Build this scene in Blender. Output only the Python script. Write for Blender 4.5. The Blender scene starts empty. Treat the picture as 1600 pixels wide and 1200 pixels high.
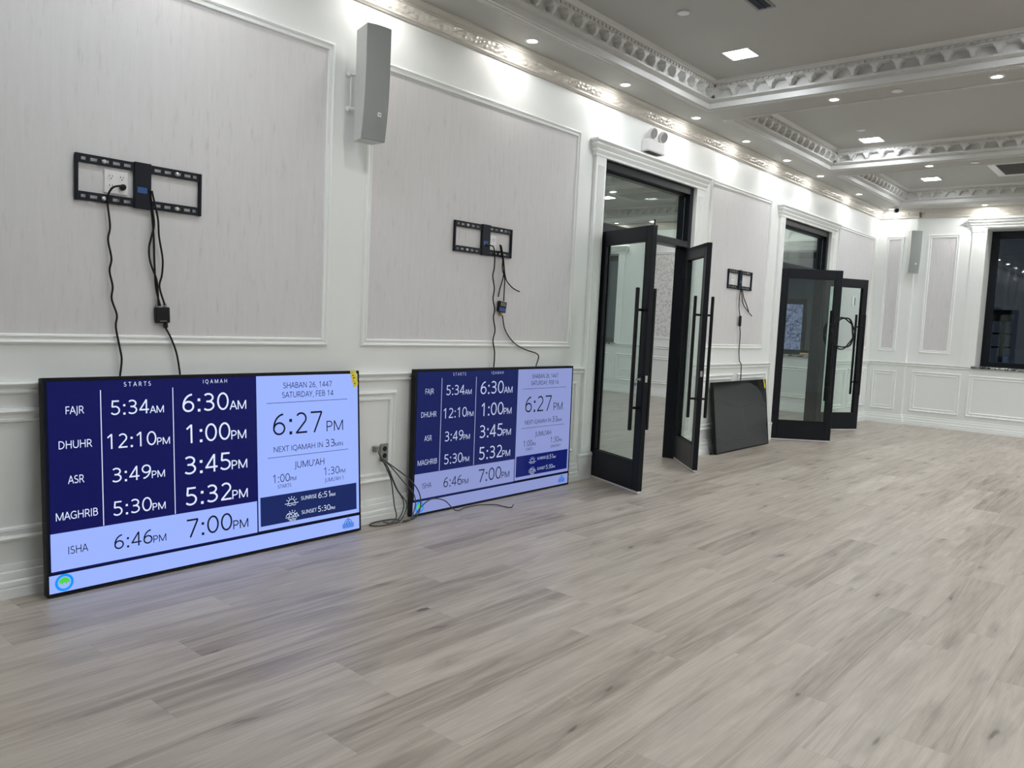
import bpy, math, random
from mathutils import Vector, Matrix

random.seed(7)
SC = bpy.context.scene
COL = SC.collection
PI = math.pi

# ------------------------------------------------------------------ camera
F_PX, YAW, PITCH, ROLL = 1239.875, 0.707301656, -0.0815223209, -0.047653438
CAM = Vector((3.7374, 0.0, 1.28))
def camera():
    cy, sy, cp, sp = math.cos(YAW), math.sin(YAW), math.cos(PITCH), math.sin(PITCH)
    fwd = Vector((-sy * cp, cy * cp, sp)); r0 = Vector((cy, sy, 0)); d0 = fwd.cross(r0)
    cr, sr = math.cos(ROLL), math.sin(ROLL)
    right = cr * r0 + sr * d0; down = -sr * r0 + cr * d0
    cd = bpy.data.cameras.new('camera'); cd.sensor_width = 36.0; cd.lens = F_PX / 1600 * 36
    cd.clip_start = 0.05; cd.clip_end = 200
    co = bpy.data.objects.new('camera', cd); COL.objects.link(co)
    m = Matrix((right, -down, -fwd)).transposed().to_4x4(); m.translation = CAM
    co.matrix_world = m
    SC.camera = co
camera()

# ------------------------------------------------------------------ world (night) and exposure
w = bpy.data.worlds.new('night'); SC.world = w; w.use_nodes = True
bg = w.node_tree.nodes['Background']; bg.inputs[0].default_value = (0.46, 0.52, 0.66, 1); bg.inputs[1].default_value = 0.06
vs = SC.view_settings
vs.view_transform = 'Standard'; vs.look = 'None'; vs.gamma = 1.0; vs.use_curve_mapping = False
vs.exposure = 0.29
SC.cycles.use_denoising = True
SC.cycles.max_bounces = 10; SC.cycles.diffuse_bounces = 6; SC.cycles.transparent_max_bounces = 16
SC.cycles.caustics_reflective = False; SC.cycles.caustics_refractive = False
SPOT_W = 5.8        # watts of each small round downlight in the beams
ROW_W = 2.2         # and of those close to the left wall
PANEL_E = 82.0      # emission of each square led panel
WARM = (1.0, 0.965, 0.915); COOL = (0.91, 0.955, 1.0)

# ------------------------------------------------------------------ materials
def new_mat(name):
    m = bpy.data.materials.new(name); m.use_nodes = True
    nt = m.node_tree; b = nt.nodes['Principled BSDF']
    return m, nt, b
def L(nt, a, b): nt.links.new(a, b)
def N(nt, t, **kw):
    n = nt.nodes.new(t)
    for k, v in kw.items(): setattr(n, k, v)
    return n
def mat(name, col, rough=0.5, metal=0.0, var=0.06, scale=9.0, bump=0.0, bscale=60.0, spec=0.5):
    m, nt, b = new_mat(name)
    tc = N(nt, 'ShaderNodeTexCoord'); no = N(nt, 'ShaderNodeTexNoise'); no.inputs['Scale'].default_value = scale; no.inputs['Detail'].default_value = 4
    L(nt, tc.outputs['Object'], no.inputs['Vector'])
    mx = N(nt, 'ShaderNodeMix', data_type='RGBA')
    mx.inputs[6].default_value = (*[c * (1 - var) for c in col], 1); mx.inputs[7].default_value = (*[min(1, c * (1 + var)) for c in col], 1)
    L(nt, no.outputs['Fac'], mx.inputs[0]); L(nt, mx.outputs[2], b.inputs['Base Color'])
    b.inputs['Roughness'].default_value = rough; b.inputs['Metallic'].default_value = metal; b.inputs['Specular IOR Level'].default_value = spec
    if bump:
        n2 = N(nt, 'ShaderNodeTexNoise'); n2.inputs['Scale'].default_value = bscale; n2.inputs['Detail'].default_value = 5
        L(nt, tc.outputs['Object'], n2.inputs['Vector'])
        bp = N(nt, 'ShaderNodeBump'); bp.inputs['Strength'].default_value = bump; bp.inputs['Distance'].default_value = 0.004
        L(nt, n2.outputs['Fac'], bp.inputs['Height']); L(nt, bp.outputs['Normal'], b.inputs['Normal'])
    return m
def emit(name, col, strength, base=(0.004, 0.004, 0.004), rough=0.3, spec=0.12):
    m, nt, b = new_mat(name)
    b.inputs['Base Color'].default_value = (*base, 1); b.inputs['Roughness'].default_value = rough
    b.inputs['Emission Color'].default_value = (*col, 1); b.inputs['Emission Strength'].default_value = strength
    b.inputs['Specular IOR Level'].default_value = spec
    return m
def glass(name, tint, rough=0.02):
    m, nt, b = new_mat(name); nt.nodes.remove(b)
    out = nt.nodes['Material Output']
    tr = N(nt, 'ShaderNodeBsdfTransparent'); tr.inputs[0].default_value = (*tint, 1)
    gl = N(nt, 'ShaderNodeBsdfGlossy'); gl.inputs['Roughness'].default_value = rough; gl.inputs[0].default_value = (0.95, 1, 0.98, 1)
    fr = N(nt, 'ShaderNodeFresnel'); ge = N(nt, 'ShaderNodeNewGeometry')
    io = N(nt, 'ShaderNodeMath', operation='MULTIPLY_ADD'); io.inputs[1].default_value = 1 / 1.5 - 1.5; io.inputs[2].default_value = 1.5   # both faces of the pane reflect alike
    L(nt, ge.outputs['Backfacing'], io.inputs[0]); L(nt, io.outputs[0], fr.inputs[0])
    ms = N(nt, 'ShaderNodeMixShader')
    L(nt, fr.outputs[0], ms.inputs[0]); L(nt, tr.outputs[0], ms.inputs[1]); L(nt, gl.outputs[0], ms.inputs[2]); L(nt, ms.outputs[0], out.inputs[0])
    return m

def wallpaper(name, col, dark):
    m, nt, b = new_mat(name)
    tc = N(nt, 'ShaderNodeTexCoord'); mp = N(nt, 'ShaderNodeMapping'); mp.inputs['Scale'].default_value = (22, 22, 4.2)
    L(nt, tc.outputs['Object'], mp.inputs[0])
    n1 = N(nt, 'ShaderNodeTexNoise'); n1.inputs['Scale'].default_value = 1.6; n1.inputs['Detail'].default_value = 7; n1.inputs['Roughness'].default_value = 0.62
    L(nt, mp.outputs[0], n1.inputs['Vector'])
    n2 = N(nt, 'ShaderNodeTexNoise'); n2.inputs['Scale'].default_value = 2.2; n2.inputs['Detail'].default_value = 3
    L(nt, tc.outputs['Object'], n2.inputs['Vector'])
    n3 = N(nt, 'ShaderNodeTexNoise'); n3.inputs['Scale'].default_value = 0.55; n3.inputs['Detail'].default_value = 5; n3.inputs['Roughness'].default_value = 0.7
    mp3 = N(nt, 'ShaderNodeMapping'); mp3.inputs['Scale'].default_value = (60, 60, 6)
    L(nt, tc.outputs['Object'], mp3.inputs[0]); L(nt, mp3.outputs[0], n3.inputs['Vector'])
    r1 = N(nt, 'ShaderNodeValToRGB'); r1.color_ramp.elements[0].position = 0.56; r1.color_ramp.elements[1].position = 0.70
    L(nt, n1.outputs['Fac'], r1.inputs[0])
    mul = N(nt, 'ShaderNodeMath', operation='MULTIPLY'); L(nt, r1.outputs[0], mul.inputs[0]); L(nt, n2.outputs['Fac'], mul.inputs[1])
    m2_ = N(nt, 'ShaderNodeMath', operation='MULTIPLY'); L(nt, mul.outputs[0], m2_.inputs[0]); m2_.inputs[1].default_value = 0.95; mul = m2_
    add = N(nt, 'ShaderNodeMath', operation='MULTIPLY_ADD'); L(nt, n3.outputs['Fac'], add.inputs[0]); add.inputs[1].default_value = 0.75; L(nt, mul.outputs[0], add.inputs[2])
    sb = N(nt, 'ShaderNodeMath', operation='SUBTRACT'); L(nt, add.outputs[0], sb.inputs[0]); sb.inputs[1].default_value = 0.28; sb.use_clamp = True
    mx = N(nt, 'ShaderNodeMix', data_type='RGBA'); mx.inputs[6].default_value = (*col, 1); mx.inputs[7].default_value = (*dark, 1)
    L(nt, sb.outputs[0], mx.inputs[0]); L(nt, mx.outputs[2], b.inputs['Base Color'])
    b.inputs['Roughness'].default_value = 0.62
    bp = N(nt, 'ShaderNodeBump'); bp.inputs['Strength'].default_value = 0.15; bp.inputs['Distance'].default_value = 0.002
    L(nt, n1.outputs['Fac'], bp.inputs['Height']); L(nt, bp.outputs[0], b.inputs['Normal'])
    return m

def damask(name):
    m, nt, b = new_mat(name)
    tc = N(nt, 'ShaderNodeTexCoord'); v = N(nt, 'ShaderNodeTexVoronoi', feature='SMOOTH_F1'); v.inputs['Scale'].default_value = 34
    no = N(nt, 'ShaderNodeTexNoise'); no.inputs['Scale'].default_value = 30; no.inputs['Detail'].default_value = 3
    L(nt, tc.outputs['Object'], no.inputs['Vector'])
    mv = N(nt, 'ShaderNodeMix', data_type='RGBA'); mv.inputs[0].default_value = 0.12
    L(nt, tc.outputs['Object'], mv.inputs[6]); L(nt, no.outputs['Color'], mv.inputs[7]); L(nt, mv.outputs[2], v.inputs['Vector'])
    r = N(nt, 'ShaderNodeValToRGB'); r.color_ramp.elements[0].position = 0.33; r.color_ramp.elements[1].position = 0.40
    r.color_ramp.elements[0].color = (0.50, 0.49, 0.48, 1); r.color_ramp.elements[1].color = (0.74, 0.74, 0.73, 1)
    L(nt, v.outputs['Distance'], r.inputs[0]); L(nt, r.outputs[0], b.inputs['Base Color']); b.inputs['Roughness'].default_value = 0.5
    return m

def floor_mat():
    m, nt, b = new_mat('grey_oak_planks')
    def M(op, a, c=None, d=None, clamp=False):
        n = N(nt, 'ShaderNodeMath', operation=op); n.use_clamp = clamp
        for i, q in enumerate((a, c, d)):
            if q is None: continue
            if isinstance(q, (int, float)): n.inputs[i].default_value = q
            else: L(nt, q, n.inputs[i])
        return n.outputs[0]
    def V(x, y, z=0.0):
        n = N(nt, 'ShaderNodeCombineXYZ')
        for i, q in enumerate((x, y, z)):
            if isinstance(q, (int, float)): n.inputs[i].default_value = q
            else: L(nt, q, n.inputs[i])
        return n.outputs[0]
    def noise(vec, scale, detail=4, rough=0.5, dist=0.0):
        n = N(nt, 'ShaderNodeTexNoise'); n.inputs['Scale'].default_value = scale; n.inputs['Detail'].default_value = detail
        n.inputs['Roughness'].default_value = rough; n.inputs['Distortion'].default_value = dist
        L(nt, vec, n.inputs['Vector']); return n.outputs['Fac']
    def ramp(f, *stops):
        n = N(nt, 'ShaderNodeValToRGB'); e = n.color_ramp.elements
        while len(e) < len(stops): e.new(0.5)
        for q, (p_, c) in zip(e, stops):
            q.position = p_; q.color = (*c, 1) if isinstance(c, tuple) else (c, c, c, 1)
        L(nt, f, n.inputs[0]); return n.outputs[0]
    def mixc(f, a, c, mode='MIX'):
        n = N(nt, 'ShaderNodeMix', data_type='RGBA', blend_type=mode)
        for i, q in ((0, f), (6, a), (7, c)):
            if isinstance(q, (int, float)): n.inputs[i].default_value = q
            elif isinstance(q, tuple): n.inputs[i].default_value = (*q, 1)
            else: L(nt, q, n.inputs[i])
        return n.outputs[2]
    tc = N(nt, 'ShaderNodeTexCoord'); sp = N(nt, 'ShaderNodeSeparateXYZ'); L(nt, tc.outputs['Object'], sp.inputs[0])
    x, y = sp.outputs[0], sp.outputs[1]
    xs = M('DIVIDE', x, 0.182); row = M('FLOOR', xs)
    wn = N(nt, 'ShaderNodeTexWhiteNoise', noise_dimensions='1D'); L(nt, row, wn.inputs['W'])
    ys = M('ADD', M('DIVIDE', y, 1.22), M('MULTIPLY', wn.outputs['Value'], 7.0)); colm = M('FLOOR', ys)
    wi = N(nt, 'ShaderNodeTexWhiteNoise', noise_dimensions='2D'); L(nt, V(row, colm), wi.inputs['Vector'])
    idv = wi.outputs['Value']; off = M('MULTIPLY', idv, 31.0)
    gv = V(M('ADD', M('MULTIPLY', x, 16.0), off), M('ADD', M('MULTIPLY', y, 0.9), off), off)
    grain = noise(gv, 1.0, 6, 0.6, 1.4)
    fine = noise(V(M('MULTIPLY', x, 190.0), M('MULTIPLY', y, 5.0), off), 1.0, 3, 0.6)
    cloud = noise(V(M('ADD', M('MULTIPLY', x, 3.2), off), M('ADD', M('MULTIPLY', y, 0.7), off), off), 1.0, 3)
    f = M('ADD', M('MULTIPLY', idv, 0.20), M('ADD', M('MULTIPLY', grain, 0.72), M('MULTIPLY', cloud, 0.24)))
    f = M('ADD', f, M('MULTIPLY', M('SUBTRACT', fine, 0.5), 0.30))
    base = ramp(f, (0.36, (0.235, 0.203, 0.172)), (0.50, (0.355, 0.316, 0.274)), (0.66, (0.455, 0.415, 0.365)), (0.86, (0.535, 0.495, 0.44)))
    warm = mixc(M('MULTIPLY', wi.outputs['Color'], 0.0), base, base)
    # cathedral rings
    wave = N(nt, 'ShaderNodeTexWave', wave_type='RINGS', rings_direction='SPHERICAL'); wave.inputs['Scale'].default_value = 2.2; wave.inputs['Distortion'].default_value = 5.0; wave.inputs['Detail'].default_value = 3
    L(nt, V(M('ADD', M('MULTIPLY', M('FRACT', xs), 2.0), -1.0), M('MULTIPLY', M('SUBTRACT', M('FRACT', ys), idv), 2.3), off), wave.inputs['Vector'])
    ringmask = M('MULTIPLY', ramp(idv, (0.60, 0.0), (0.68, 1.0)), 0.20)
    col = mixc(M('MULTIPLY', wave.outputs['Fac'], ringmask), base, (0.17, 0.14, 0.115))
    # knots
    vo = N(nt, 'ShaderNodeTexVoronoi'); vo.inputs['Scale'].default_value = 1.0
    kd = noise(V(M('MULTIPLY', x, 9.0), M('MULTIPLY', y, 3.0), off), 1.0, 3)
    L(nt, V(M('ADD', M('MULTIPLY', x, 7.6), M('MULTIPLY', kd, 0.9)), M('ADD', M('MULTIPLY', y, 2.0), M('MULTIPLY', kd, 0.5)), off), vo.inputs['Vector'])
    sel = N(nt, 'ShaderNodeSeparateColor'); L(nt, vo.outputs['Color'], sel.inputs[0])
    kn = M('MULTIPLY', ramp(vo.outputs['Distance'], (0.045, 1.0), (0.095, 0.36), (0.34, 0.0)), ramp(sel.outputs[0], (0.22, 0.0), (0.36, 1.0)))
    col = mixc(M('MULTIPLY', kn, 0.86), col, (0.085, 0.068, 0.056))
    # seams
    fx = M('FRACT', xs); fy = M('FRACT', ys)
    s1 = M('LESS_THAN', fx, 0.012); s2 = M('LESS_THAN', fy, 0.0016)
    seam = M('MAXIMUM', s1, s2)
    col = mixc(M('MULTIPLY', seam, 0.22), col, (0.10, 0.085, 0.07))
    # pale plaster dust scuffs
    d1 = noise(tc.outputs['Object'], 0.8, 2); d2 = noise(V(M('MULTIPLY', x, 5.0), M('MULTIPLY', y, 11.0)), 1.0, 6, 0.7, 2.0)
    dust = M('MULTIPLY', ramp(d1, (0.46, 0.0), (0.62, 1.0)), ramp(d2, (0.60, 0.0), (0.72, 1.0)))
    col = mixc(M('MULTIPLY', dust, 0.42), col, (0.62, 0.58, 0.52))
    L(nt, col, b.inputs['Base Color'])
    L(nt, M('ADD', M('MULTIPLY', fine, 0.12), M('MULTIPLY', cloud, 0.18)), b.inputs['Roughness'])
    L(nt, M('ADD', 0.30, M('MULTIPLY', cloud, 0.16)), b.inputs['Roughness'])
    b.inputs['Specular IOR Level'].default_value = 0.45
    bp = N(nt, 'ShaderNodeBump'); bp.inputs['Strength'].default_value = 0.22; bp.inputs['Distance'].default_value = 0.0012
    L(nt, M('SUBTRACT', fine, M('MULTIPLY', seam, 1.2)), bp.inputs['Height']); L(nt, bp.outputs[0], b.inputs['Normal'])
    return m

def granite():
    m, nt, b = new_mat('granite')
    tc = N(nt, 'ShaderNodeTexCoord'); v = N(nt, 'ShaderNodeTexVoronoi'); v.inputs['Scale'].default_value = 26
    L(nt, tc.outputs['Object'], v.inputs['Vector'])
    r = N(nt, 'ShaderNodeValToRGB'); e = r.color_ramp.elements
    e[0].position = 0.3; e[0].color = (0.03, 0.032, 0.035, 1); e[1].position = 0.75; e[1].color = (0.36, 0.38, 0.38, 1)
    s = N(nt, 'ShaderNodeSeparateColor'); L(nt, v.outputs['Color'], s.inputs[0]); L(nt, s.outputs[0], r.inputs[0]); L(nt, r.outputs[0], b.inputs['Base Color'])
    b.inputs['Roughness'].default_value = 0.15
    return m

WHITE = mat('white_wall_paint', (0.785, 0.815, 0.81), 0.42, var=0.015, scale=2.0)
TRIM = mat('white_trim_paint', (0.815, 0.845, 0.84), 0.32, var=0.012, scale=3.0)
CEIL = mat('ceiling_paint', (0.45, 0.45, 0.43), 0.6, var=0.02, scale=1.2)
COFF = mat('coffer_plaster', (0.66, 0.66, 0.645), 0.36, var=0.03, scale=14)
PEARL = mat('pearl_frieze', (0.72, 0.69, 0.64), 0.24, metal=0.35, var=0.12, scale=40)
CROWN = mat('crown_plaster', (0.60, 0.58, 0.54), 0.4, metal=0.1, var=0.04, scale=14)
PAPER = wallpaper('grey_wallpaper', (0.655, 0.655, 0.668), (0.515, 0.512, 0.518))
DAMASK = damask('damask_wallpaper')
FLOOR = floor_mat()
BLACK = mat('black_door_paint', (0.006, 0.0085, 0.013), 0.32, var=0.15, scale=5, spec=0.22)
BLACKM = mat('black_metal', (0.006, 0.007, 0.009), 0.42, var=0.15, scale=30, spec=0.25)
PLASTIC = mat('black_plastic', (0.008, 0.008, 0.010), 0.45, var=0.2, scale=30, spec=0.25)
CABLE = mat('black_cable', (0.007, 0.007, 0.008), 0.5, var=0.2, scale=50, spec=0.25)
CABLEG = mat('dark_grey_cable', (0.045, 0.055, 0.055), 0.5, var=0.2, scale=50)
NAVYM = mat('navy_black_metal', (0.006, 0.009, 0.016), 0.45, var=0.15, scale=20, spec=0.22)
BLUE = mat('blue_tape', (0.008, 0.07, 0.26), 0.4, var=0.2, scale=60)
WPLAS = mat('white_plastic', (0.80, 0.80, 0.81), 0.35, var=0.02, scale=10)
DARKSLOT = mat('socket_slot', (0.03, 0.03, 0.03), 0.6)
STEEL = mat('steel', (0.55, 0.55, 0.55), 0.28, metal=1.0, var=0.06, scale=30)
GREYMET = mat('grey_outlet_metal', (0.28, 0.28, 0.28), 0.4, metal=0.7, var=0.1, scale=30)
SPKSIDE = mat('speaker_cabinet_grey', (0.60, 0.61, 0.60), 0.5, var=0.03, scale=20, bump=0.15, bscale=300)
SPKGRILL = mat('speaker_grille_grey', (0.28, 0.30, 0.295), 0.55, var=0.06, scale=260, bump=0.6, bscale=520)
GLASS = glass('door_glass', (0.88, 0.935, 0.915))
WGLASS = glass('window_glass', (0.62, 0.68, 0.72))
GRANITE = granite()
LENS = emit('downlight_lens', WARM, 14.0)
PANEL = emit('led_panel', COOL, PANEL_E)
YELLOW = mat('yellow_sticker', (0.86, 0.72, 0.03), 0.45, var=0.08, scale=30)
INK = mat('sticker_ink', (0.05, 0.045, 0.01), 0.5)
WOOD = mat('pale_wood', (0.55, 0.36, 0.18), 0.5, var=0.15, scale=20)
COPPER = mat('copper_plug', (0.40, 0.16, 0.05), 0.4, metal=0.4)
LGLASS = mat('lamp_lens_grey', (0.30, 0.30, 0.30), 0.15, var=0.2, scale=90)
SLOTBLUE = mat('diffuser_dark', (0.008, 0.016, 0.034), 0.7)
GRILLE = mat('return_grille_grey', (0.16, 0.155, 0.15), 0.5, var=0.05, scale=200)

# ------------------------------------------------------------------ mesh builder
class MB:
    def __init__(s): s.v = []; s.f = []; s.m = []; s.mi = 0
    def add(s, verts, faces):
        o = len(s.v); s.v += [tuple(q) for q in verts]
        for f in faces: s.f.append([i + o for i in f]); s.m.append(s.mi)
        return s
    def box(s, x0, x1, y0, y1, z0, z1):
        return s.add([(x0, y0, z0), (x1, y0, z0), (x1, y1, z0), (x0, y1, z0), (x0, y0, z1), (x1, y0, z1), (x1, y1, z1), (x0, y1, z1)],
                     [(0, 3, 2, 1), (4, 5, 6, 7), (0, 1, 5, 4), (1, 2, 6, 5), (2, 3, 7, 6), (3, 0, 4, 7)])
    def cbox(s, x0, x1, y0, y1, z0, z1, c=0.004):
        # box with chamfered edges
        import itertools
        c = min(c, (x1 - x0) * .45, (y1 - y0) * .45, (z1 - z0) * .45)
        vs = []; 
        for sx in (0, 1):
            for sy in (0, 1):
                for sz in (0, 1):
                    X, Y, Z = (x0, x1)[sx], (y0, y1)[sy], (z0, z1)[sz]
                    dx, dy, dz = (c, -c)[sx], (c, -c)[sy], (c, -c)[sz]
                    vs += [(X, Y + dy, Z + dz), (X + dx, Y, Z + dz), (X + dx, Y + dy, Z)]
        def ix(sx, sy, sz, a): return (sx * 4 + sy * 2 + sz) * 3 + a
        fs = []
        for q in (0, 1):
            fs.append([ix(q, 0, 0, 0), ix(q, 1, 0, 0), ix(q, 1, 1, 0), ix(q, 0, 1, 0)][::(-1 if q == 0 else 1)])
            fs.append([ix(0, q, 0, 1), ix(1, q, 0, 1), ix(1, q, 1, 1), ix(0, q, 1, 1)][::(1 if q == 0 else -1)])
            fs.append([ix(0, 0, q, 2), ix(1, 0, q, 2), ix(1, 1, q, 2), ix(0, 1, q, 2)][::(-1 if q == 0 else 1)])
        for a in (0, 1):
            for b in (0, 1):
                f1 = [ix(a, b, 0, 0), ix(a, b, 0, 1), ix(a, b, 1, 1), ix(a, b, 1, 0)]; fs.append(f1 if (a ^ b) == 0 else f1[::-1])
                f2 = [ix(a, 0, b, 0), ix(a, 1, b, 0), ix(a, 1, b, 2), ix(a, 0, b, 2)]; fs.append(f2[::-1] if (a ^ b) == 1 else f2)
                f3 = [ix(0, a, b, 1), ix(0, a, b, 2), ix(1, a, b, 2), ix(1, a, b, 1)]; fs.append(f3)
        for sx in (0, 1):
            for sy in (0, 1):
                for sz in (0, 1): fs.append([ix(sx, sy, sz, 0), ix(sx, sy, sz, 1), ix(sx, sy, sz, 2)])
        return s.add(vs, fs)
    def prism(s, poly, fn, d0, d1):
        # poly: 2D outline; fn(u, v, d) -> point; extruded from d0 to d1
        n = len(poly); vs = [fn(u, v, d0) for u, v in poly] + [fn(u, v, d1) for u, v in poly]
        fs = [list(range(n))[::-1], [i + n for i in range(n)]] + [[i, (i + 1) % n, (i + 1) % n + n, i + n] for i in range(n)]
        return s.add(vs, fs)
    def sweep(s, path, prof, n, closed=False, sgn=1, closeprof=False, caps=False):
        path = [Vector(q) for q in path]; n = Vector(n).normalized(); k = len(path); m = len(prof); vs = []
        for i, P in enumerate(path):
            tin = (P - path[i - 1]).normalized() if (closed or i > 0) else None
            tout = (path[(i + 1) % k] - P).normalized() if (closed or i < k - 1) else None
            a = n.cross(tin) if tin else n.cross(tout); b = n.cross(tout) if tout else a
            side = (a + b) / max(0.2, 1 + a.dot(b)) * sgn
            vs += [P + side * u + n * v for u, v in prof]
        fs = []
        for i in range(k if closed else k - 1):
            j = (i + 1) % k
            for q in range(m if closeprof else m - 1):
                r = (q + 1) % m
                fs.append([i * m + q, j * m + q, j * m + r, i * m + r])
        if caps and not closed: fs += [list(range(m)), [(k - 1) * m + q for q in range(m)][::-1]]
        return s.add(vs, fs)
    def tube(s, pts, r, seg=8, smooth=True, closed=False, sub=6):
        P = [Vector(q) for q in pts]
        if smooth and len(P) > 2:
            Q = []
            n = len(P)
            for i in range(n if closed else n - 1):
                p0 = P[i - 1] if (i > 0 or closed) else P[i] * 2 - P[i + 1]
                p1, p2 = P[i], P[(i + 1) % n]
                p3 = P[(i + 2) % n] if (closed or i + 2 < n) else p2 * 2 - p1
                for t in range(sub):
                    u = t / sub
                    Q.append(0.5 * ((2 * p1) + (p2 - p0) * u + (2 * p0 - 5 * p1 + 4 * p2 - p3) * u * u + (3 * p1 - p0 - 3 * p2 + p3) * u ** 3))
            if not closed: Q.append(P[-1])
            P = Q
        up = Vector((0.13, 0.31, 0.94)).normalized(); vs = []; k = len(P)
        for i, q in enumerate(P):
            a = P[i - 1] if (i > 0 or closed) else q; b = P[(i + 1) % k] if (closed or i < k - 1) else q
            t = (b - a).normalized()
            x = up - t * up.dot(t)
            if x.length < 1e-3: x = Vector((1, 0, 0)) - t * t.x
            x.normalize(); up = x; y = t.cross(x)
            vs += [q + (x * math.cos(2 * PI * j / seg) + y * math.sin(2 * PI * j / seg)) * r for j in range(seg)]
        fs = []
        for i in range(k if closed else k - 1):
            for j in range(seg):
                fs.append([i * seg + j, i * seg + (j + 1) % seg, ((i + 1) % k) * seg + (j + 1) % seg, ((i + 1) % k) * seg + j])
        if not closed: fs += [list(range(seg))[::-1], [(k - 1) * seg + j for j in range(seg)]]
        return s.add(vs, fs)
    def lathe(s, prof, origin, axis=(0, 0, 1), seg=24):
        ax = Vector(axis).normalized(); x = ax.orthogonal().normalized(); y = ax.cross(x); o = Vector(origin); vs = []; m = len(prof)
        for j in range(seg):
            c, d = math.cos(2 * PI * j / seg), math.sin(2 * PI * j / seg)
            vs += [o + (x * c + y * d) * r + ax * h for r, h in prof]
        fs = [[j * m + q, ((j + 1) % seg) * m + q, ((j + 1) % seg) * m + q + 1, j * m + q + 1] for j in range(seg) for q in range(m - 1)]
        return s.add(vs, fs)
    def build(s, name, mats, parent=None, smooth=0):
        me = bpy.data.meshes.new(name); me.from_pydata(s.v, [], s.f)
        for q in (mats if isinstance(mats, (list, tuple)) else [mats]): me.materials.append(q)
        for p_, i in zip(me.polygons, s.m): p_.material_index = i
        if smooth:
            for p_ in me.polygons: p_.use_smooth = True
            me.set_sharp_from_angle(angle=math.radians(smooth))
        me.validate(); me.update()
        o = bpy.data.objects.new(name, me); COL.objects.link(o)
        if parent: o.parent = parent
        return o
def tag(o, label, cat, group=None):
    o['label'] = label; o['category'] = cat
    if group: o['group'] = group
    return o
def thing(name, label, cat, loc=(0, 0, 0), rz=0.0, group=None):
    o = bpy.data.objects.new(name, None); COL.objects.link(o); o.empty_display_size = 0.1
    o.location = loc; o.rotation_euler = (0, 0, rz)
    return tag(o, label, cat, group)
TRIMN = [0]
def struct(o, label=None, cat=None):
    o['kind'] = 'structure'
    if label: o['label'] = label
    if cat: o['category'] = cat
    return o
def trim(mb, mats, smooth=0, label='white painted moulding', cat='trim'):
    TRIMN[0] += 1
    return struct(mb.build('trim_%d' % TRIMN[0], mats, None, smooth), label, cat)

# ------------------------------------------------------------------ room dimensions
YF, YB, XR = 12.74, -2.7, 7.5          # far wall, rear wall, right wall
BUMP_X, BUMP_Y = 0.52, 12.66           # the corner pier stands a little proud of the far wall
ZS, ZC = 3.145, 3.345                  # soffit, coffer ceiling
WT = 0.14                              # thickness of the left wall
D1, D2 = (5.38, 6.915), (9.07, 10.605) # glazed openings in the left wall
ZO = 2.60                              # top of the openings
WIN = (1.40, 3.05, 0.925, 2.845)       # far window
XL2 = -7.2                             # far side of the hall beyond
OW = [(-2.75, -0.80), (-6.6, -4.64)]   # windows in the hall beyond

# floor
fl = MB(); fl.box(XL2 - 0.3, XR + 0.3, YB - 0.3, YF + 0.6, -0.12, 0.0)
struct(fl.build('floor', FLOOR), 'grey oak plank floor running through both halls', 'floor')

# ------------------------------------------------------------------ panels and walls
def lw(x): return lambda a, b: Vector((x, a, b))                 # left wall: a = y, b = z
def fw(y): return lambda a, b: Vector((a, y, b))                 # far walls: a = x, b = z
PROF_UP = [(0, 0), (0.002, 0.012), (0.010, 0.017), (0.018, 0.013), (0.021, 0.007), (0.030, 0.007), (0.034, 0.014), (0.041, 0.012), (0.046, 0.0)]
PROF_LO = [(0, 0), (0.003, 0.014), (0.014, 0.020), (0.024, 0.014), (0.027, 0.007), (0.042, 0.007), (0.046, 0.014), (0.056, 0.012), (0.062, 0.0)]
def frame_moulding(fn, n, a0, a1, b0, b1, prof, label):
    m = MB(); path = [fn(a0, b0), fn(a1, b0), fn(a1, b1), fn(a0, b1)]
    c = (path[0] + path[2]) / 2
    t = (path[1] - path[0]).normalized(); s = Vector(n).cross(t)
    sg = 1 if s.dot(c - path[0]) > 0 else -1
    m.sweep(path, prof, n, True, sg)
    trim(m, TRIM, 35, label)

LWALL_PANELS = [(-1.0, 2.735), (2.972, 5.045), (7.236, 8.705), (10.925, 12.49)]
LOW_PANELS = [(-1.6, -0.05), (0.12, 1.60), (1.75, 3.268), (3.42, 4.22), (4.37, 5.155), (7.14, 8.00), (8.11, 8.86), (10.83, 11.62), (11.74, 12.52)]
m = MB()
for y0, y1, z0, z1 in [(YB, D1[0], 0, 3.4), (D1[1], D2[0], 0, 3.4), (D2[1], YF, 0, 3.4), (D1[0], D1[1], ZO, 3.4), (D2[0], D2[1], ZO, 3.4)]:
    m.box(-WT, 0, y0, y1, z0, z1)
m.mi = 1
for a, b in LWALL_PANELS: m.box(0.0, 0.002, a + 0.02, b - 0.02, 1.10, 2.72)
struct(m.build('wall_left', [WHITE, PAPER]), 'white left wall with grey wallpaper panels', 'wall')
for a, b in LWALL_PANELS: frame_moulding(lw(0.0), (1, 0, 0), a, b, 1.078, 2.742, PROF_UP, 'white moulding framing a grey wallpaper panel on the left wall')
for a, b in LOW_PANELS: frame_moulding(lw(0.0), (1, 0, 0), a, b, 0.240, 0.808, PROF_LO, 'white moulding framing a wainscot panel on the left wall')

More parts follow.
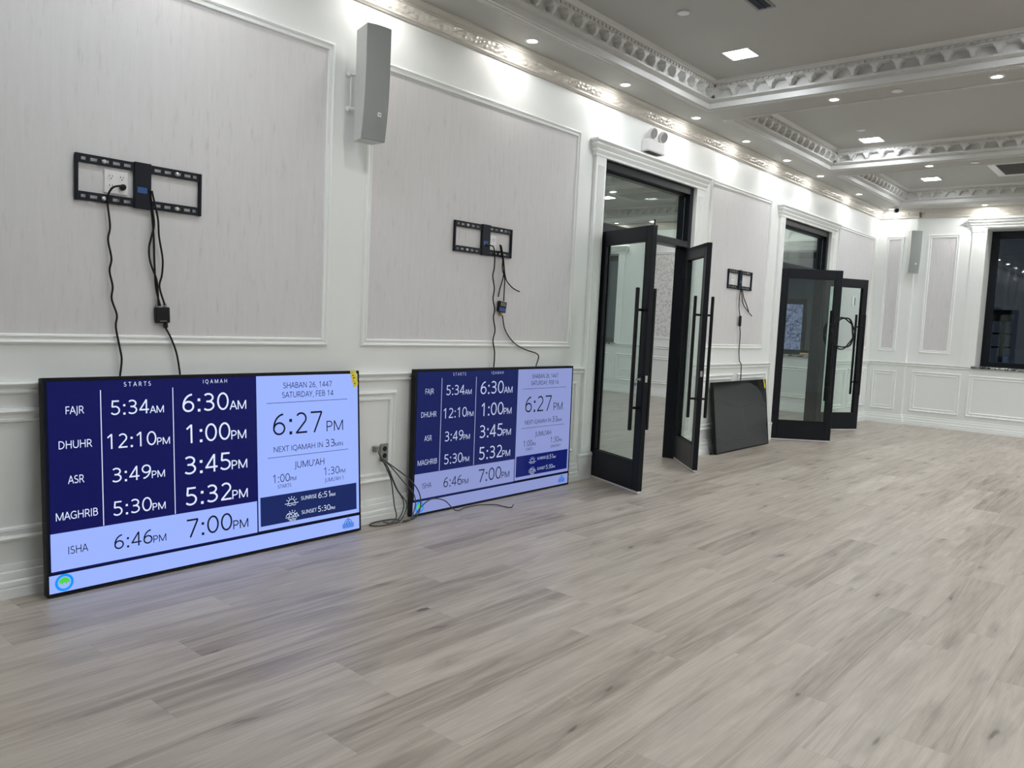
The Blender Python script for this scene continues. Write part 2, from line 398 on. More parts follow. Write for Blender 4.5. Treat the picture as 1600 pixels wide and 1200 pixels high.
# far wall with the window opening, and the slightly proud corner pier
m = MB(); T = 0.55
for x0, x1, z0, z1 in [(-0.02, WIN[0], 0, 3.4), (WIN[1], XR, 0, 3.4), (WIN[0], WIN[1], 0, WIN[2] - 0.03), (WIN[0], WIN[1], WIN[3], 3.4)]:
    m.box(x0, x1, YF, YF + T, z0, z1)
m.box(0, BUMP_X, BUMP_Y, YF + 0.02, 0, 3.2)
m.mi = 1
m.box(0.135, 0.345, BUMP_Y - 0.002, BUMP_Y, 1.09, 2.74); m.box(0.69, 1.055, YF - 0.002, YF, 1.09, 2.76); m.box(3.45, 4.9, YF - 0.002, YF, 1.09, 2.76)
struct(m.build('wall_far', [WHITE, PAPER]), 'white far wall with narrow grey wallpaper panels beside the window', 'wall')
frame_moulding(fw(BUMP_Y), (0, -1, 0), 0.115, 0.365, 1.072, 2.762, PROF_UP, 'white moulding of the narrow panel on the corner pier')
frame_moulding(fw(YF), (0, -1, 0), 0.668, 1.077, 1.072, 2.782, PROF_UP, 'white moulding of the narrow panel left of the far window')
frame_moulding(fw(YF), (0, -1, 0), 3.42, 4.93, 1.072, 2.782, PROF_UP, 'white moulding of the panel right of the far window')
frame_moulding(fw(BUMP_Y), (0, -1, 0), 0.072, 0.412, 0.205, 0.785, PROF_LO, 'white wainscot moulding on the corner pier')
for a, b in [(0.60, 1.25), (1.338, 2.18), (2.27, 3.11), (3.4, 4.9)]: frame_moulding(fw(YF), (0, -1, 0), a, b, 0.205, 0.80, PROF_LO, 'white wainscot moulding below the far window')

m = MB(); m.box(XR, XR + 0.3, YB, YF + T, 0, 3.4); struct(m.build('wall_right', WHITE), 'white right wall', 'wall')
m = MB(); m.box(XL2, XR + 0.3, YB - 0.3, YB, 0, 3.4); struct(m.build('wall_rear', WHITE), 'white rear wall behind the camera', 'wall')

# chair rail and baseboards
RAIL = [(0, 0.918), (0.030, 0.918), (0.032, 0.912), (0.024, 0.900), (0.014, 0.893), (0.012, 0.886), (0.019, 0.882), (0.019, 0.876), (0.010, 0.868), (0, 0.868)]
BASE = [(0, 0.142), (0.008, 0.140), (0.011, 0.128), (0.011, 0.112), (0.017, 0.108), (0.019, 0.094), (0.019, 0.074), (0.026, 0.068), (0.028, 0.056), (0.028, 0.048), (0.022, 0.046), (0.034, 0.040), (0.036, 0.0), (0, 0)]
def along(path, prof, n=(0, 0, 1), sgn=1): return MB().sweep(path, prof, n, False, sgn, caps=True)
C1, C2 = (5.238, 7.058), (8.928, 10.748)       # outer edges of the door casings
for a, b in [(YB, C1[0]), (C1[1], C2[0])]:
    trim(along([(0, a, 0), (0, b, 0)], RAIL, sgn=-1), TRIM, 30, 'white chair rail on the left wall')
trim(along([(0, C2[1], 0), (0, BUMP_Y, 0), (BUMP_X, BUMP_Y, 0), (BUMP_X, YF, 0), (1.385, YF, 0)], RAIL, sgn=-1), TRIM, 30, 'white chair rail turning the far corner')
for i, (a, b) in enumerate([(YB, C1[0]), (C1[1], C2[0])]):
    o = struct(along([(0, a, 0), (0, b, 0)], BASE, sgn=-1).build('baseboard_left' + ('' if i == 0 else '_middle'), TRIM, None, 30), 'white stepped baseboard on the left wall', 'baseboard')
struct(along([(0, C2[1], 0), (0, BUMP_Y, 0), (BUMP_X, BUMP_Y, 0), (BUMP_X, YF, 0), (XR, YF, 0)], BASE, sgn=-1).build('baseboard_far', TRIM, None, 30), 'white stepped baseboard turning the far corner', 'baseboard')

# wall crown with a relief frieze
CR_LO = [(0, 3.018), (0.010, 3.018), (0.016, 3.026), (0.022, 3.030), (0.022, 3.040)]
CR_HI = [(0.040, 3.098), (0.044, 3.100), (0.044, 3.106), (0.051, 3.110), (0.051, 3.116), (0.060, 3.124), (0.066, 3.136), (0.072, 3.138), (0.072, 3.146)]
def relief(u, v):
    # acanthus-like scrolls: u along (m), v across 0..1
    p = u / 0.205 * 2 * PI
    c = 0.5 + 0.26 * math.sin(p)
    stem = math.exp(-((v - c) / 0.10) ** 2)
    leaf = math.sin(2 * p + 5.5 * v) * math.sin(3 * p - 7.0 * v + 1.2 * math.sin(p))
    rose = math.exp(-(((u % 0.1025) - 0.051) / 0.020) ** 2 - ((v - (1 - c)) / 0.20) ** 2)
    edge = math.sin(PI * v) ** 0.5 if 0 < v < 1 else 0
    return edge * (0.0035 * stem + 0.0055 * max(0, leaf) + 0.006 * rose)
def frieze(mb, P0, P1, side, du=0.0075, nv=9):
    P0, P1, side = Vector(P0), Vector(P1), Vector(side); Ln = (P1 - P0).length; n = int(Ln / du); t = (P1 - P0) / Ln
    a0, b0, a1, b1 = 0.022, 3.040, 0.040, 3.098; nrm = side * (b1 - b0) - Vector((0, 0, 1)) * (a1 - a0); nrm.normalize()
    vs = []
    for i in range(n + 1):
        u = Ln * i / n
        for j in range(nv + 1):
            v = j / nv; h = relief(u, v)
            q = P0 + t * u + side * (a0 + (a1 - a0) * v) + Vector((0, 0, b0 + (b1 - b0) * v)) + nrm * h
            vs.append(q)
    fs = [[i * (nv + 1) + j, (i + 1) * (nv + 1) + j, (i + 1) * (nv + 1) + j + 1, i * (nv + 1) + j + 1] for i in range(n) for j in range(nv)]
    mb.add(vs, fs)
cpath = [(0, YB, 0), (0, BUMP_Y, 0), (BUMP_X, BUMP_Y, 0), (BUMP_X, YF, 0), (XR, YF, 0)]
m = MB(); m.sweep(cpath, CR_LO, (0, 0, 1), False, -1); m.sweep(cpath, CR_HI, (0, 0, 1), False, -1)
trim(m, CROWN, 30, 'stepped crown moulding where the walls meet the soffit', 'trim')
m = MB(); frieze(m, (0, 1.6, 0), (0, BUMP_Y - 0.03, 0), (1, 0, 0)); frieze(m, (0.03, BUMP_Y, 0), (BUMP_X + 0.02, BUMP_Y, 0), (0, -1, 0)); frieze(m, (BUMP_X + 0.03, YF, 0), (4.2, YF, 0), (0, -1, 0), 0.01, 7)
m.sweep([(0, YB, 0), (0, 1.6, 0)], [(0.022, 3.04), (0.040, 3.098)], (0, 0, 1), False, -1)
m.sweep([(4.2, YF, 0), (XR, YF, 0)], [(0.022, 3.04), (0.040, 3.098)], (0, 0, 1), False, -1)
trim(m, PEARL, 60, 'pearly frieze of leaf scrolls inside the crown moulding', 'trim')

# ------------------------------------------------------------------ ceiling: soffits, beams and coffers
CY = [(-2.40, -0.50), (-0.11, 2.48), (2.87, 6.335), (6.725, 9.325), (9.72, 12.22)]
CX = (0.39, 7.11); CX2 = (-6.75, -0.75)
m = MB()
for X, A, B in ((CX, 0.0 - WT, XR), (CX2, XL2, -WT)):
    ys = [YB] + [q for c in CY for q in c] + [YF + 0.02]
    m.box(A, X[0], YB, YF + 0.02, ZS, 3.4); m.box(X[1], B, YB, YF + 0.02, ZS, 3.4)
    for i in range(0, len(ys), 2): m.box(X[0], X[1], ys[i], ys[i + 1], ZS, 3.4)
    for c in CY: m.box(X[0] - 0.01, X[1] + 0.01, c[0] - 0.01, c[1] + 0.01, ZC, 3.4)
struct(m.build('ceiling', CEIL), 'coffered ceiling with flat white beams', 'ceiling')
COFP = [(-0.040, 0.0), (-0.036, -0.007), (-0.026, -0.009), (-0.018, -0.004), (-0.004, -0.004), (0.0, 0.002), (0.016, 0.004), (0.016, 0.040), (0.010, 0.042), (0.010, 0.050), (0.022, 0.054), (0.034, 0.060), (0.058, 0.064),
        (0.058, 0.080), (0.030, 0.084), (0.030, 0.142), (0.102, 0.144), (0.102, 0.152), (0.090, 0.155), (0.094, 0.172), (0.110, 0.175), (0.116, 0.188), (0.128, 0.196), (0.140, 0.201)]
def ball(mb, c, r):
    c = Vector(c); k = 6; vs = [c - Vector((0, 0, r))]
    for h in (-0.3, 0.5):
        rr = r * math.sqrt(1 - h * h) * 1.08
        vs += [c + Vector((rr * math.cos(2 * PI * j / k), rr * math.sin(2 * PI * j / k), h * r)) for j in range(k)]
    fs = [[0, 1 + (j + 1) % k, 1 + j] for j in range(k)] + [[1 + j, 1 + (j + 1) % k, 1 + k + (j + 1) % k, 1 + k + j] for j in range(k)]
    mb.add(vs, fs)
def coffer(X, Y, detail, label):
    x0, x1, y0, y1 = X[0], X[1], Y[0], Y[1]
    m = MB(); m.sweep([(x0, y0, ZS), (x1, y0, ZS), (x1, y1, ZS), (x0, y1, ZS)], COFP, (0, 0, 1), True, 1)
    if detail:
        sides = [((x0, y0), (1, 0), (0, 1), x1 - x0), ((x1, y0), (0, 1), (-1, 0), y1 - y0), ((x1, y1), (-1, 0), (0, -1), x1 - x0), ((x0, y1), (0, -1), (1, 0), y1 - y0)]
        for o, t, s, Ln in sides:
            o = Vector((*o, ZS)); t = Vector((*t, 0)); s = Vector((*s, 0)); Z = Vector((0, 0, 1))
            P = lambda u, a, b: o + t * u + s * a + Z * b
            nb = int((Ln - 0.12) / 0.030)
            for i in range(nb + 1): ball(m, P(0.06 + (Ln - 0.12) * i / nb, 0.050, 0.074), 0.0105)
            nr = int((Ln + 0.03) / 0.022)
            for i in range(nr + 1):
                u = -0.015 + (Ln + 0.03) * i / nr; q = P(u, -0.0285, -0.0095); d = 0.006
                m.add([q + t * d + s * d, q - t * d + s * d, q - t * d - s * d, q + t * d - s * d, q - Z * 0.005], [(0, 1, 4), (1, 2, 4), (2, 3, 4), (3, 0, 4)])
            nm = max(1, round((Ln - 0.2) / 0.158))
            for i in range(nm + 1):
                u = 0.10 + (Ln - 0.20) * i / nm
                vs = []
                for b, w_, a in ((0.143, 0.046, 0.100), (0.132, 0.042, 0.100), (0.117, 0.022, 0.094), (0.094, 0.016, 0.084), (0.081, 0.011, 0.066)):
                    vs += [P(u - w_, 0.028, b), P(u + w_, 0.028, b), P(u + w_ * 0.8, a, b), P(u - w_ * 0.8, a, b)]
                fs = []
                for k in range(4):
                    for j in range(4): fs.append([k * 4 + j, k * 4 + (j + 1) % 4, k * 4 + 4 + (j + 1) % 4, k * 4 + 4 + j])
                fs += [[16, 17, 18, 19]]
                m.add(vs, fs)
            nd = int((Ln - 0.18) / 0.046)
            for i in range(nd + 1):
                u = 0.09 + (Ln - 0.18) * i / nd
                vs = [P(u + du, a, b) for b in (0.154, 0.172) for du, a in ((-0.013, 0.088), (0.013, 0.088), (0.013, 0.103), (-0.013, 0.103))]
                m.add(vs, [(0, 1, 2, 3), (0, 4, 5, 1), (1, 5, 6, 2), (2, 6, 7, 3), (3, 7, 4, 0)])
    trim(m, COFF, 30, label)
for i, c in enumerate(CY): coffer(CX, c, i >= 2, 'ornate plaster moulding inside a ceiling coffer')
for i, c in enumerate(CY): coffer(CX2, c, i >= 3, 'ornate plaster moulding inside a coffer of the hall beyond')

# ------------------------------------------------------------------ ceiling lights
def bulb(name, watts):
    l = bpy.data.lights.new(name, 'AREA'); l.shape = 'DISK'; l.size = 0.062; l.energy = watts; l.color = WARM
    return l
LAMP_ROW, LAMP_BEAM = bulb('wall_row_bulb', ROW_W), bulb('beam_bulb', SPOT_W)
mb = MB(); mb.lathe([(0.034, -0.0015), (0.036, -0.006), (0.046, -0.005), (0.050, 0.001), (0.034, 0.001)], (0, 0, 0), seg=28); RING = mb.build('trim_ring', WPLAS, None, 40)
mb = MB(); mb.lathe([(0.0005, -0.0025), (0.018, -0.0026), (0.034, -0.002), (0.034, 0.0)], (0, 0, 0), seg=28); DISC = mb.build('lens', LENS, None, 40)
def downlight(x, y, label, group):
    t = thing('recessed_downlight', label, 'ceiling light', (x, y, ZS), 0, group)
    for src in (RING, DISC):
        o = bpy.data.objects.new(src.name.split('.')[0], src.data); COL.objects.link(o); o.parent = t
    l = bpy.data.objects.new('bulb', LAMP_ROW if x < 0.3 else LAMP_BEAM); COL.objects.link(l); l.parent = t; l.location = (0, 0, -0.008)
LY = [4.19, 5.34, 6.50, 7.54, 8.58, 9.60, 11.03, 12.50]
ORD = ['first', 'second', 'third', 'fourth', 'fifth', 'sixth', 'seventh', 'eighth']
for i, y in enumerate(LY): downlight(0.19, y, 'small round downlight close to the left wall, %s of its row from the near end' % ORD[i], 'downlights along the left wall')
for y in (-1.7, -0.5, 0.7, 1.87, 3.03): downlight(0.19, y, 'small round downlight along the left wall behind the picture edge', 'downlights outside the picture')
BX = [1.385, 2.51, 3.65, 4.8, 5.95]
for j, y in enumerate((6.53, 9.52, 12.52)):
    for i, x in enumerate(BX):
        where = ('in the nearest ceiling beam', 'in the second ceiling beam', 'in the far soffit above the window wall')[j]
        if (j == 0 and i < 2): downlight(x, y, 'small round downlight %s, %s from the left wall' % (where, ORD[i]), 'downlights in the cross beams')
        elif j > 0 and i == 0: downlight(x, y, 'only downlight seen %s' % where, 'downlights in the cross beams')
        else: downlight(x, y, 'small round downlight in a cross beam right of the picture', 'downlights outside the picture')
for y in (2.675,):
    for x in BX: downlight(x, y, 'small round downlight in a cross beam above the camera', 'downlights outside the picture')
for y in (3.03, 5.34, 7.54, 9.6, 12.5): downlight(7.31, y, 'small round downlight along the right wall', 'downlights outside the picture')
for y in (4.19, 6.5, 8.58, 10.3, 12.5):
    for x in (-0.52, -6.98): downlight(x, y, 'small round downlight in the soffit of the hall beyond', 'downlights in the hall beyond')
for y in (2.675, 6.53, 9.52, 12.52):
    for x in (-1.8, -3.2, -4.6): downlight(x, y, 'small round downlight in a beam of the hall beyond', 'downlights in the hall beyond')
for o in (RING, DISC): bpy.data.objects.remove(o)

mb = MB(); mb.sweep([(-0.108, -0.108, 0), (0.108, -0.108, 0), (0.108, 0.108, 0), (-0.108, 0.108, 0)], [(0, 0.001), (0, -0.006), (0.012, -0.006), (0.014, 0.0)], (0, 0, 1), True, 1); PF = mb.build('panel_frame', WPLAS)
mb = MB(); mb.box(-0.095, 0.095, -0.095, 0.095, -0.004, 0.0); PD = mb.build('diffuser', PANEL)
def led(x, y, label, group=None):
    t = thing('square_ceiling_light', label, 'ceiling light', (x, y, ZC), 0, group)
    for src in (PF, PD):
        o = bpy.data.objects.new(src.name.split('.')[0], src.data); COL.objects.link(o); o.parent = t
for y, s in ((5.71, 'in the nearest ceiling coffer'), (8.90, 'in the second ceiling coffer'), (11.40, 'in the farthest ceiling coffer')): led(0.955, y, 'square white led light glowing ' + s, 'square lights')
for y in (5.71, 8.90, 11.40, 1.60, -1.3):
    for x in ((3.02, 4.9, 6.6) if y > 3 else (0.955, 3.02, 4.9) if y > 0 else (0.955,)): led(x, y, 'square white led light outside the picture', 'square lights outside the picture')
for y in (1.6, 4.9, 8.0, 11.0):
    for x in (-1.9, -3.8, -5.7): led(x, y, 'square white led light in the hall beyond the doors', 'square lights in the hall beyond')
for o in (PF, PD): bpy.data.objects.remove(o)

# sprinkler covers
def disc(x, y, z, label):
    mb = MB(); mb.lathe([(0.0005, -0.010), (0.036, -0.010), (0.041, -0.007), (0.041, -0.003), (0.036, -0.003), (0.036, 0.0005)], (0, 0, 0), seg=28)
    o = mb.build('sprinkler_cover', WPLAS, None, 40); o.location = (x, y, z)
    tag(o, label, 'sprinkler cover', 'sprinkler covers')
disc(0.99, 4.77, ZC, 'round white sprinkler cover on the nearest coffer ceiling, left of the slot vent')
disc(0.995, 8.42, ZC, 'round white sprinkler cover beside the square light of the second coffer')
disc(1.855, 6.53, ZS, 'round white sprinkler cover between two downlights in the nearest beam')
disc(1.82, 9.52, ZS, 'round white sprinkler cover in the second beam, above the return grille')

# slot vent and return grille
t = thing('slot_vent', 'dark linear slot vent in the nearest coffer ceiling', 'vent', (1.46, 4.4, ZC))
mb = MB(); mb.sweep([(-0.06, -0.60, 0), (0.06, -0.60, 0), (0.06, 0.60, 0), (-0.06, 0.60, 0)], [(0, 0.001), (0, -0.007), (0.012, -0.007), (0.016, 0.0)], (0, 0, 1), True, 1); mb.build('frame', GREYMET, t)
mb = MB(); mb.box(-0.047, 0.047, -0.587, 0.587, -0.0015, 0.0); mb.box(-0.003, 0.003, -0.587, 0.587, -0.006, 0); mb.build('slot', SLOTBLUE, t)
t = thing('return_grille', 'dark grey return air grille in the farthest coffer ceiling', 'vent', (2.55, 11.1, ZC))
mb = MB(); mb.sweep([(-0.85, -0.42, 0), (0.85, -0.42, 0), (0.85, 0.42, 0), (-0.85, 0.42, 0)], [(0, 0.001), (0, -0.012), (0.03, -0.016), (0.05, -0.010), (0.07, -0.012), (0.085, 0.0)], (0, 0, 1), True, 1); mb.build('frame', WPLAS, t, 30)
mb = MB(); mb.box(-0.77, 0.77, -0.34, 0.34, -0.003, 0)
for i in range(27): mb.box(-0.77, 0.77, -0.335 + i * 0.0255, -0.331 + i * 0.0255, -0.009, -0.003)
mb.build('grille', GRILLE, t)

# ------------------------------------------------------------------ door surrounds in the left wall
HEAD = [(-0.05, 0.128), (0.050, 0.128), (0.056, 0.120), (0.056, 0.112), (0.044, 0.104), (0.036, 0.096), (0.036, 0.088), (0.042, 0.084), (0.034, 0.070), (0.020, 0.056), (0.020, 0.048), (0.026, 0.044), (0.018, 0.030), (0.010, 0.020), (0.010, 0.000), (-0.05, 0.0)]
def flute_board(mb, y0, y1, z0, z1, x1=0.026, k=4):
    w = y1 - y0; pr = [(y0, 0.0), (y0, x1)]
    e = 0.024; step = (w - 2 * e) / k
    for i in range(k):
        c = y0 + e + step * (i + 0.5)
        for q in (-0.42, -0.25, 0, 0.25, 0.42): pr.append((c + q * step, x1 - (0.0 if abs(q) > 0.4 else (0.006 if abs(q) > 0.2 else 0.008))))
    pr += [(y1, x1), (y1, 0.0)]
    mb.prism(pr, lambda u, v, d: Vector((v, u, d)), z0, z1)
def surround(D, C, label):
    m = MB()
    for a, b in ((C[0], D[0]), (D[1], C[1])):
        flute_board(m, a, b, 0.27, 2.53)
        m.box(0, 0.026, a, b, 2.53, ZO); m.box(0, 0.026, a, b, 0.225, 0.27)
        m.sweep([(0, a - 0.003, 0), (0.020, a - 0.003, 0), (0.020, b + 0.003, 0), (0, b + 0.003, 0)], [(-0.02, 0.0), (0.012, 0.0), (0.012, 0.185), (0.016, 0.190), (0.016, 0.206), (0.010, 0.212), (0.010, 0.222), (-0.02, 0.226)], (0, 0, 1), False, -1)
    m.sweep([(-0.01, C[0] - 0.006, ZO), (0.022, C[0] - 0.006, ZO), (0.022, C[1] + 0.006, ZO), (-0.01, C[1] + 0.006, ZO)], HEAD, (0, 0, 1), False, -1)
    trim(m, TRIM, 30, label)
surround(D1, C1, 'white fluted casing and moulded head around the nearer doorway')
surround(D2, C2, 'white fluted casing and moulded head around the farther doorway')

FX0, FX1 = -0.138, -0.010      # black frames sit inside the wall thickness
def door_frame(D, label):
    m = MB(); j = 0.062
    for a, b in ((D[0], D[0] + j), (D[1] - j, D[1])): m.cbox(FX0, FX1, a, b, 0.0, ZO, 0.003)
    m.cbox(FX0, FX1, D[0] + j, D[1] - j, ZO - 0.068, ZO, 0.003); m.cbox(FX0, FX1, D[0] + j, D[1] - j, 2.035, 2.095, 0.003)
    # glazing stops
    for a, b, c, d in ((D[0] + j, D[0] + j + 0.018, 2.095, ZO - 0.068), (D[1] - j - 0.018, D[1] - j, 2.095, ZO - 0.068)): m.box(-0.118, -0.06, a, b, c, d)
    m.box(-0.118, -0.06, D[0] + j, D[1] - j, 2.095, 2.110); m.box(-0.118, -0.06, D[0] + j, D[1] - j, ZO - 0.083, ZO - 0.068)
    o = trim(m, BLACK, 0, label, 'door frame')
    g = MB(); g.box(-0.096, -0.088, D[0] + j + 0.002, D[1] - j - 0.002, 2.097, ZO - 0.070); g.build('transom_glass', GLASS, o)
    s = MB(); s.box(-0.060, -0.056, D[1] - j - 0.017, D[1] - j - 0.012, 2.11, ZO - 0.084); s.build('glazing_bead', STEEL, o)
    return o
door_frame(D1, 'black steel frame with a glass transom in the nearer doorway')
door_frame(D2, 'black steel frame with a glass transom in the farther doorway')

# ------------------------------------------------------------------ glazed door leaves
LW, LT, LZ0, LZ1 = 0.70, 0.045, 0.024, 2.022
def leaf(idx, hinge, ang, label, lock=False):
    # local +X runs from the hinge to the free edge
    root = MB(); st, tr, br = 0.072, 0.105, 0.21; h = LT / 2
    root.cbox(0, st, -h, h, LZ0, LZ1, 0.003); root.cbox(LW - st, LW, -h, h, LZ0, LZ1, 0.003)
    root.cbox(st, LW - st, -h, h, LZ1 - tr, LZ1, 0.002); root.cbox(st, LW - st, -h, h, LZ0, LZ0 + br, 0.002)
    o = root.build('door_%d' % idx, BLACK)
    o.location = (hinge[0], hinge[1], 0); o.rotation_euler = (0, 0, ang)
    struct(o, label, 'door')
    b = MB(); s_ = 0.010
    for y0, y1 in ((-h - 0.001, -h + 0.010), (h - 0.010, h + 0.001)):
        b.box(st, st + s_, y0, y1, LZ0 + br, LZ1 - tr); b.box(LW - st - s_, LW - st, y0, y1, LZ0 + br, LZ1 - tr)
        b.box(st, LW - st, y0, y1, LZ0 + br, LZ0 + br + s_); b.box(st, LW - st, y0, y1, LZ1 - tr - s_, LZ1 - tr)
    b.build('glazing_bead', BLACKM, o)
    g = MB(); g.box(st + 0.001, LW - st - 0.001, -0.004, 0.004, LZ0 + br + 0.001, LZ1 - tr - 0.001); g.build('glass', GLASS, o)
    for sy in (-1, 1):
        hb = MB(); yc = sy * (h + 0.055)
        hb.cbox(LW - 0.0795, LW - 0.0545, yc - 0.0125, yc + 0.0125, 0.485, 1.56, 0.004)
        for z in (0.655, 1.395): hb.tube([(LW - 0.067, sy * 0.005, z), (LW - 0.067, yc, z)], 0.010, 12, False); hb.tube([(LW - 0.067, sy * 0.005, z), (LW - 0.055, sy * 0.005, z)], 0.009, 8, False)
        hn = hb.build('handle', BLACKM, o)
    for z in (0.25, 1.05, 1.80):
        hg = MB(); hg.tube([(-0.004, -h, z - 0.05), (-0.004, -h, z + 0.05)], 0.010, 10, False); hg.build('hinge', BLACKM, o)
    sw = MB(); sw.box(0.004, LW - 0.004, -0.016, 0.016, LZ0 - 0.014, LZ0 + 0.002); sw.build('bottom_sweep', WPLAS, o)
    fb = MB(); fb.box(LW - 0.0005, LW + 0.002, -0.010, 0.010, 0.855, 0.905); fb.build('lock_plate', STEEL, o)
    if lock:
        rb = MB(); rb.tube([(LW - 0.012, 0.0, LZ1 - 0.002), (LW - 0.012, 0.0, LZ1 + 0.040)], 0.006, 10, False); rb.build('flush_bolt', BLACKM, o)
        cy = MB(); cy.tube([(LW - 0.036, -h - 0.012, 0.875), (LW - 0.036, h + 0.012, 0.875)], 0.014, 14, False); cy.build('lock_cylinder', STEEL, o)
    return o
A = math.radians
d1 = leaf(1, (0.0, D1[0] + 0.055), A(-23), 'open glazed black door leaf nearest the camera, hinged on the left jamb', True)
d2 = leaf(2, (0.0, D1[1] - 0.055), A(-46.5), 'open glazed black door leaf right of the nearer doorway')
d3 = leaf(3, (0.0, D2[0] + 0.055), A(38.0), 'half open glazed black door leaf left of the farther doorway')
d4 = leaf(4, (0.0, D2[1] - 0.055), A(60.0), 'open glazed black door leaf nearest the far corner')

# ------------------------------------------------------------------ far window
def window(n, X, z0, z1, yw, label, mull=True):
    x0, x1 = X; f = MB(); yf0, yf1 = yw + 0.36, yw + 0.43
    fr = 0.10
    f.cbox(x0, x0 + fr, yf0, yf1, z0, z1); f.cbox(x1 - fr, x1, yf0, yf1, z0, z1); f.cbox(x0 + fr, x1 - fr, yf0, yf1, z1 - fr, z1); f.cbox(x0 + fr, x1 - fr, yf0, yf1, z0, z0 + 0.07)
    xm = (x0 + x1) / 2
    if mull: f.cbox(xm - 0.05, xm + 0.05, yf0, yf1, z0 + 0.07, z1 - fr)
    o = f.build('window_%d' % n, BLACK); struct(o, label, 'window')
    g = MB(); g.box(x0 + fr, (xm - 0.05) if mull else x1 - fr, yf0 + 0.03, yf0 + 0.036, z0 + 0.07, z1 - fr)
    if mull: g.box(xm + 0.05, x1 - fr, yf0 + 0.03, yf0 + 0.036, z0 + 0.07, z1 - fr)
    g.build('pane', WGLASS, o)
    s = MB(); s.cbox(x0 - 0.035, x1 + 0.035, yw - 0.045, yf0, z0 - 0.03, z0, 0.005); s.build('sill', GRANITE, o)
    return o
window(1, (WIN[0], WIN[1]), WIN[2], WIN[3], YF, 'dark night window in the far wall with a granite sill')
m = MB()
for a, b in ((1.232, 1.382), (3.07, 3.22)):
    m.box(a, b, YF - 0.024, YF, 0.92, 2.86); m.box(a - 0.004, b + 0.004, YF - 0.030, YF, 2.80, 2.862)
    m.box(a + 0.05, b - 0.05, YF - 0.030, YF, 0.96, 2.78)
m.sweep([(1.222, YF + 0.01, 2.862), (1.222, YF - 0.022, 2.862), (3.23, YF - 0.022, 2.862), (3.23, YF + 0.01, 2.862)], HEAD, (0, 0, 1), False, -1)
# reveal lining
m.box(WIN[0] - 0.02, WIN[0] + 0.008, YF - 0.02, YF + 0.34, WIN[2], WIN[3]); m.box(WIN[1] - 0.008, WIN[1] + 0.02, YF - 0.02, YF + 0.34, WIN[2], WIN[3])
trim(m, TRIM, 30, 'white casing and moulded head around the far window')
# dark stand added outside to imitate a reflection in the pane
t = thing('reflected_stand', 'dark stand with a box head, added outside the far window in place of a reflection', 'stand', (1.36, 14.9, 0.0))
mb = MB(); mb.tube([(0, 0, 0.02), (0, 0, 1.75)], 0.035, 10, False); mb.build('post', BLACKM, t)
mb = MB(); mb.cbox(-0.16, 0.10, -0.08, 0.08, 1.62, 1.80); mb.build('head_box', BLACKM, t)
for z in (1.42, 1.20):
    mb = MB(); mb.tube([(-0.14, 0, z), (0.13, 0, z)], 0.016, 8, False); mb.build('crossbar', BLACKM, t)
for sx, sy in ((-1, -1), (1, -1), (0, 1)):
    mb = MB(); mb.tube([(0, 0, 1.0), (sx * 0.28, sy * 0.24, 0.01)], 0.016, 8, False); mb.build('leg', BLACKM, t)
m = MB(); m.box(-9, 12, YF + 0.6, 30, -0.14, -0.0)
tag(m.build('terrace', mat('night_paving', (0.10, 0.10, 0.10), 0.7)), 'dark paved ground outside the far windows', 'paving'); bpy.data.objects['terrace']['kind'] = 'structure'

# ------------------------------------------------------------------ hall beyond the glass doors
m = MB(); T2 = 0.55
edges = [XL2, OW[1][0], OW[1][1], OW[0][0], OW[0][1], -WT]
WZ0, WZ1 = 0.925, 2.60
for a, b in ((edges[0], edges[1]), (edges[2], edges[3]), (edges[4], edges[5] - 0.005)): m.box(a, b, YF, YF + T2, 0, 3.4)
for a, b in OW: m.box(a, b, YF, YF + T2, 0, WZ0 - 0.03); m.box(a, b, YF, YF + T2, WZ1, 3.4)
m.mi = 1; m.box(-4.10, -3.40, YF - 0.002, YF, 1.08, 2.60)
struct(m.build('wall_beyond_far', [WHITE, DAMASK]), 'white end wall of the hall beyond with a patterned wallpaper panel', 'wall')
frame_moulding(fw(YF), (0, -1, 0), -4.13, -3.37, 1.05, 2.62, PROF_UP, 'white moulding around the patterned panel in the hall beyond')
for a, b in ((-6.6, -5.75), (-5.6, -4.75), (-4.6, -3.3), (-3.1, -2.9 + 0.9), (-1.85, -0.75)): frame_moulding(fw(YF), (0, -1, 0), a, b, 0.225, 0.73, PROF_LO, 'white wainscot moulding in the hall beyond')
for a, b in ((XL2, OW[1][0]), (OW[1][1], OW[0][0]), (OW[0][1], -WT)): trim(along([(a, YF, 0), (b, YF, 0)], RAIL, sgn=-1), TRIM, 30, 'white chair rail in the hall beyond')
struct(along([(XL2, YF, 0), (-WT, YF, 0)], BASE, sgn=-1).build('baseboard_beyond', TRIM, None, 30), 'white stepped baseboard in the hall beyond', 'baseboard')
for i, q in enumerate(OW):
    window(2 + i, q, WZ0, WZ1, YF, ('dark window in the hall beyond the farther doorway', 'dark window in the hall beyond the nearer doorway')[i])
    m = MB(); 
    for a, b in ((q[0] - 0.14, q[0]), (q[1], q[1] + 0.14)): m.box(a, b, YF - 0.024, YF, 0.92, WZ1 + 0.02)
    m.sweep([(q[0] - 0.15, YF + 0.01, WZ1 + 0.02), (q[0] - 0.15, YF - 0.022, WZ1 + 0.02), (q[1] + 0.15, YF - 0.022, WZ1 + 0.02), (q[1] + 0.15, YF + 0.01, WZ1 + 0.02)], HEAD, (0, 0, 1), False, -1)
    trim(m, TRIM, 30, 'white casing around a window of the hall beyond')
m = MB(); m.box(XL2 - 0.3, XL2, YB, YF + T2, 0, 3.4); struct(m.build('wall_beyond_left', WHITE), 'white outer wall of the hall beyond', 'wall')
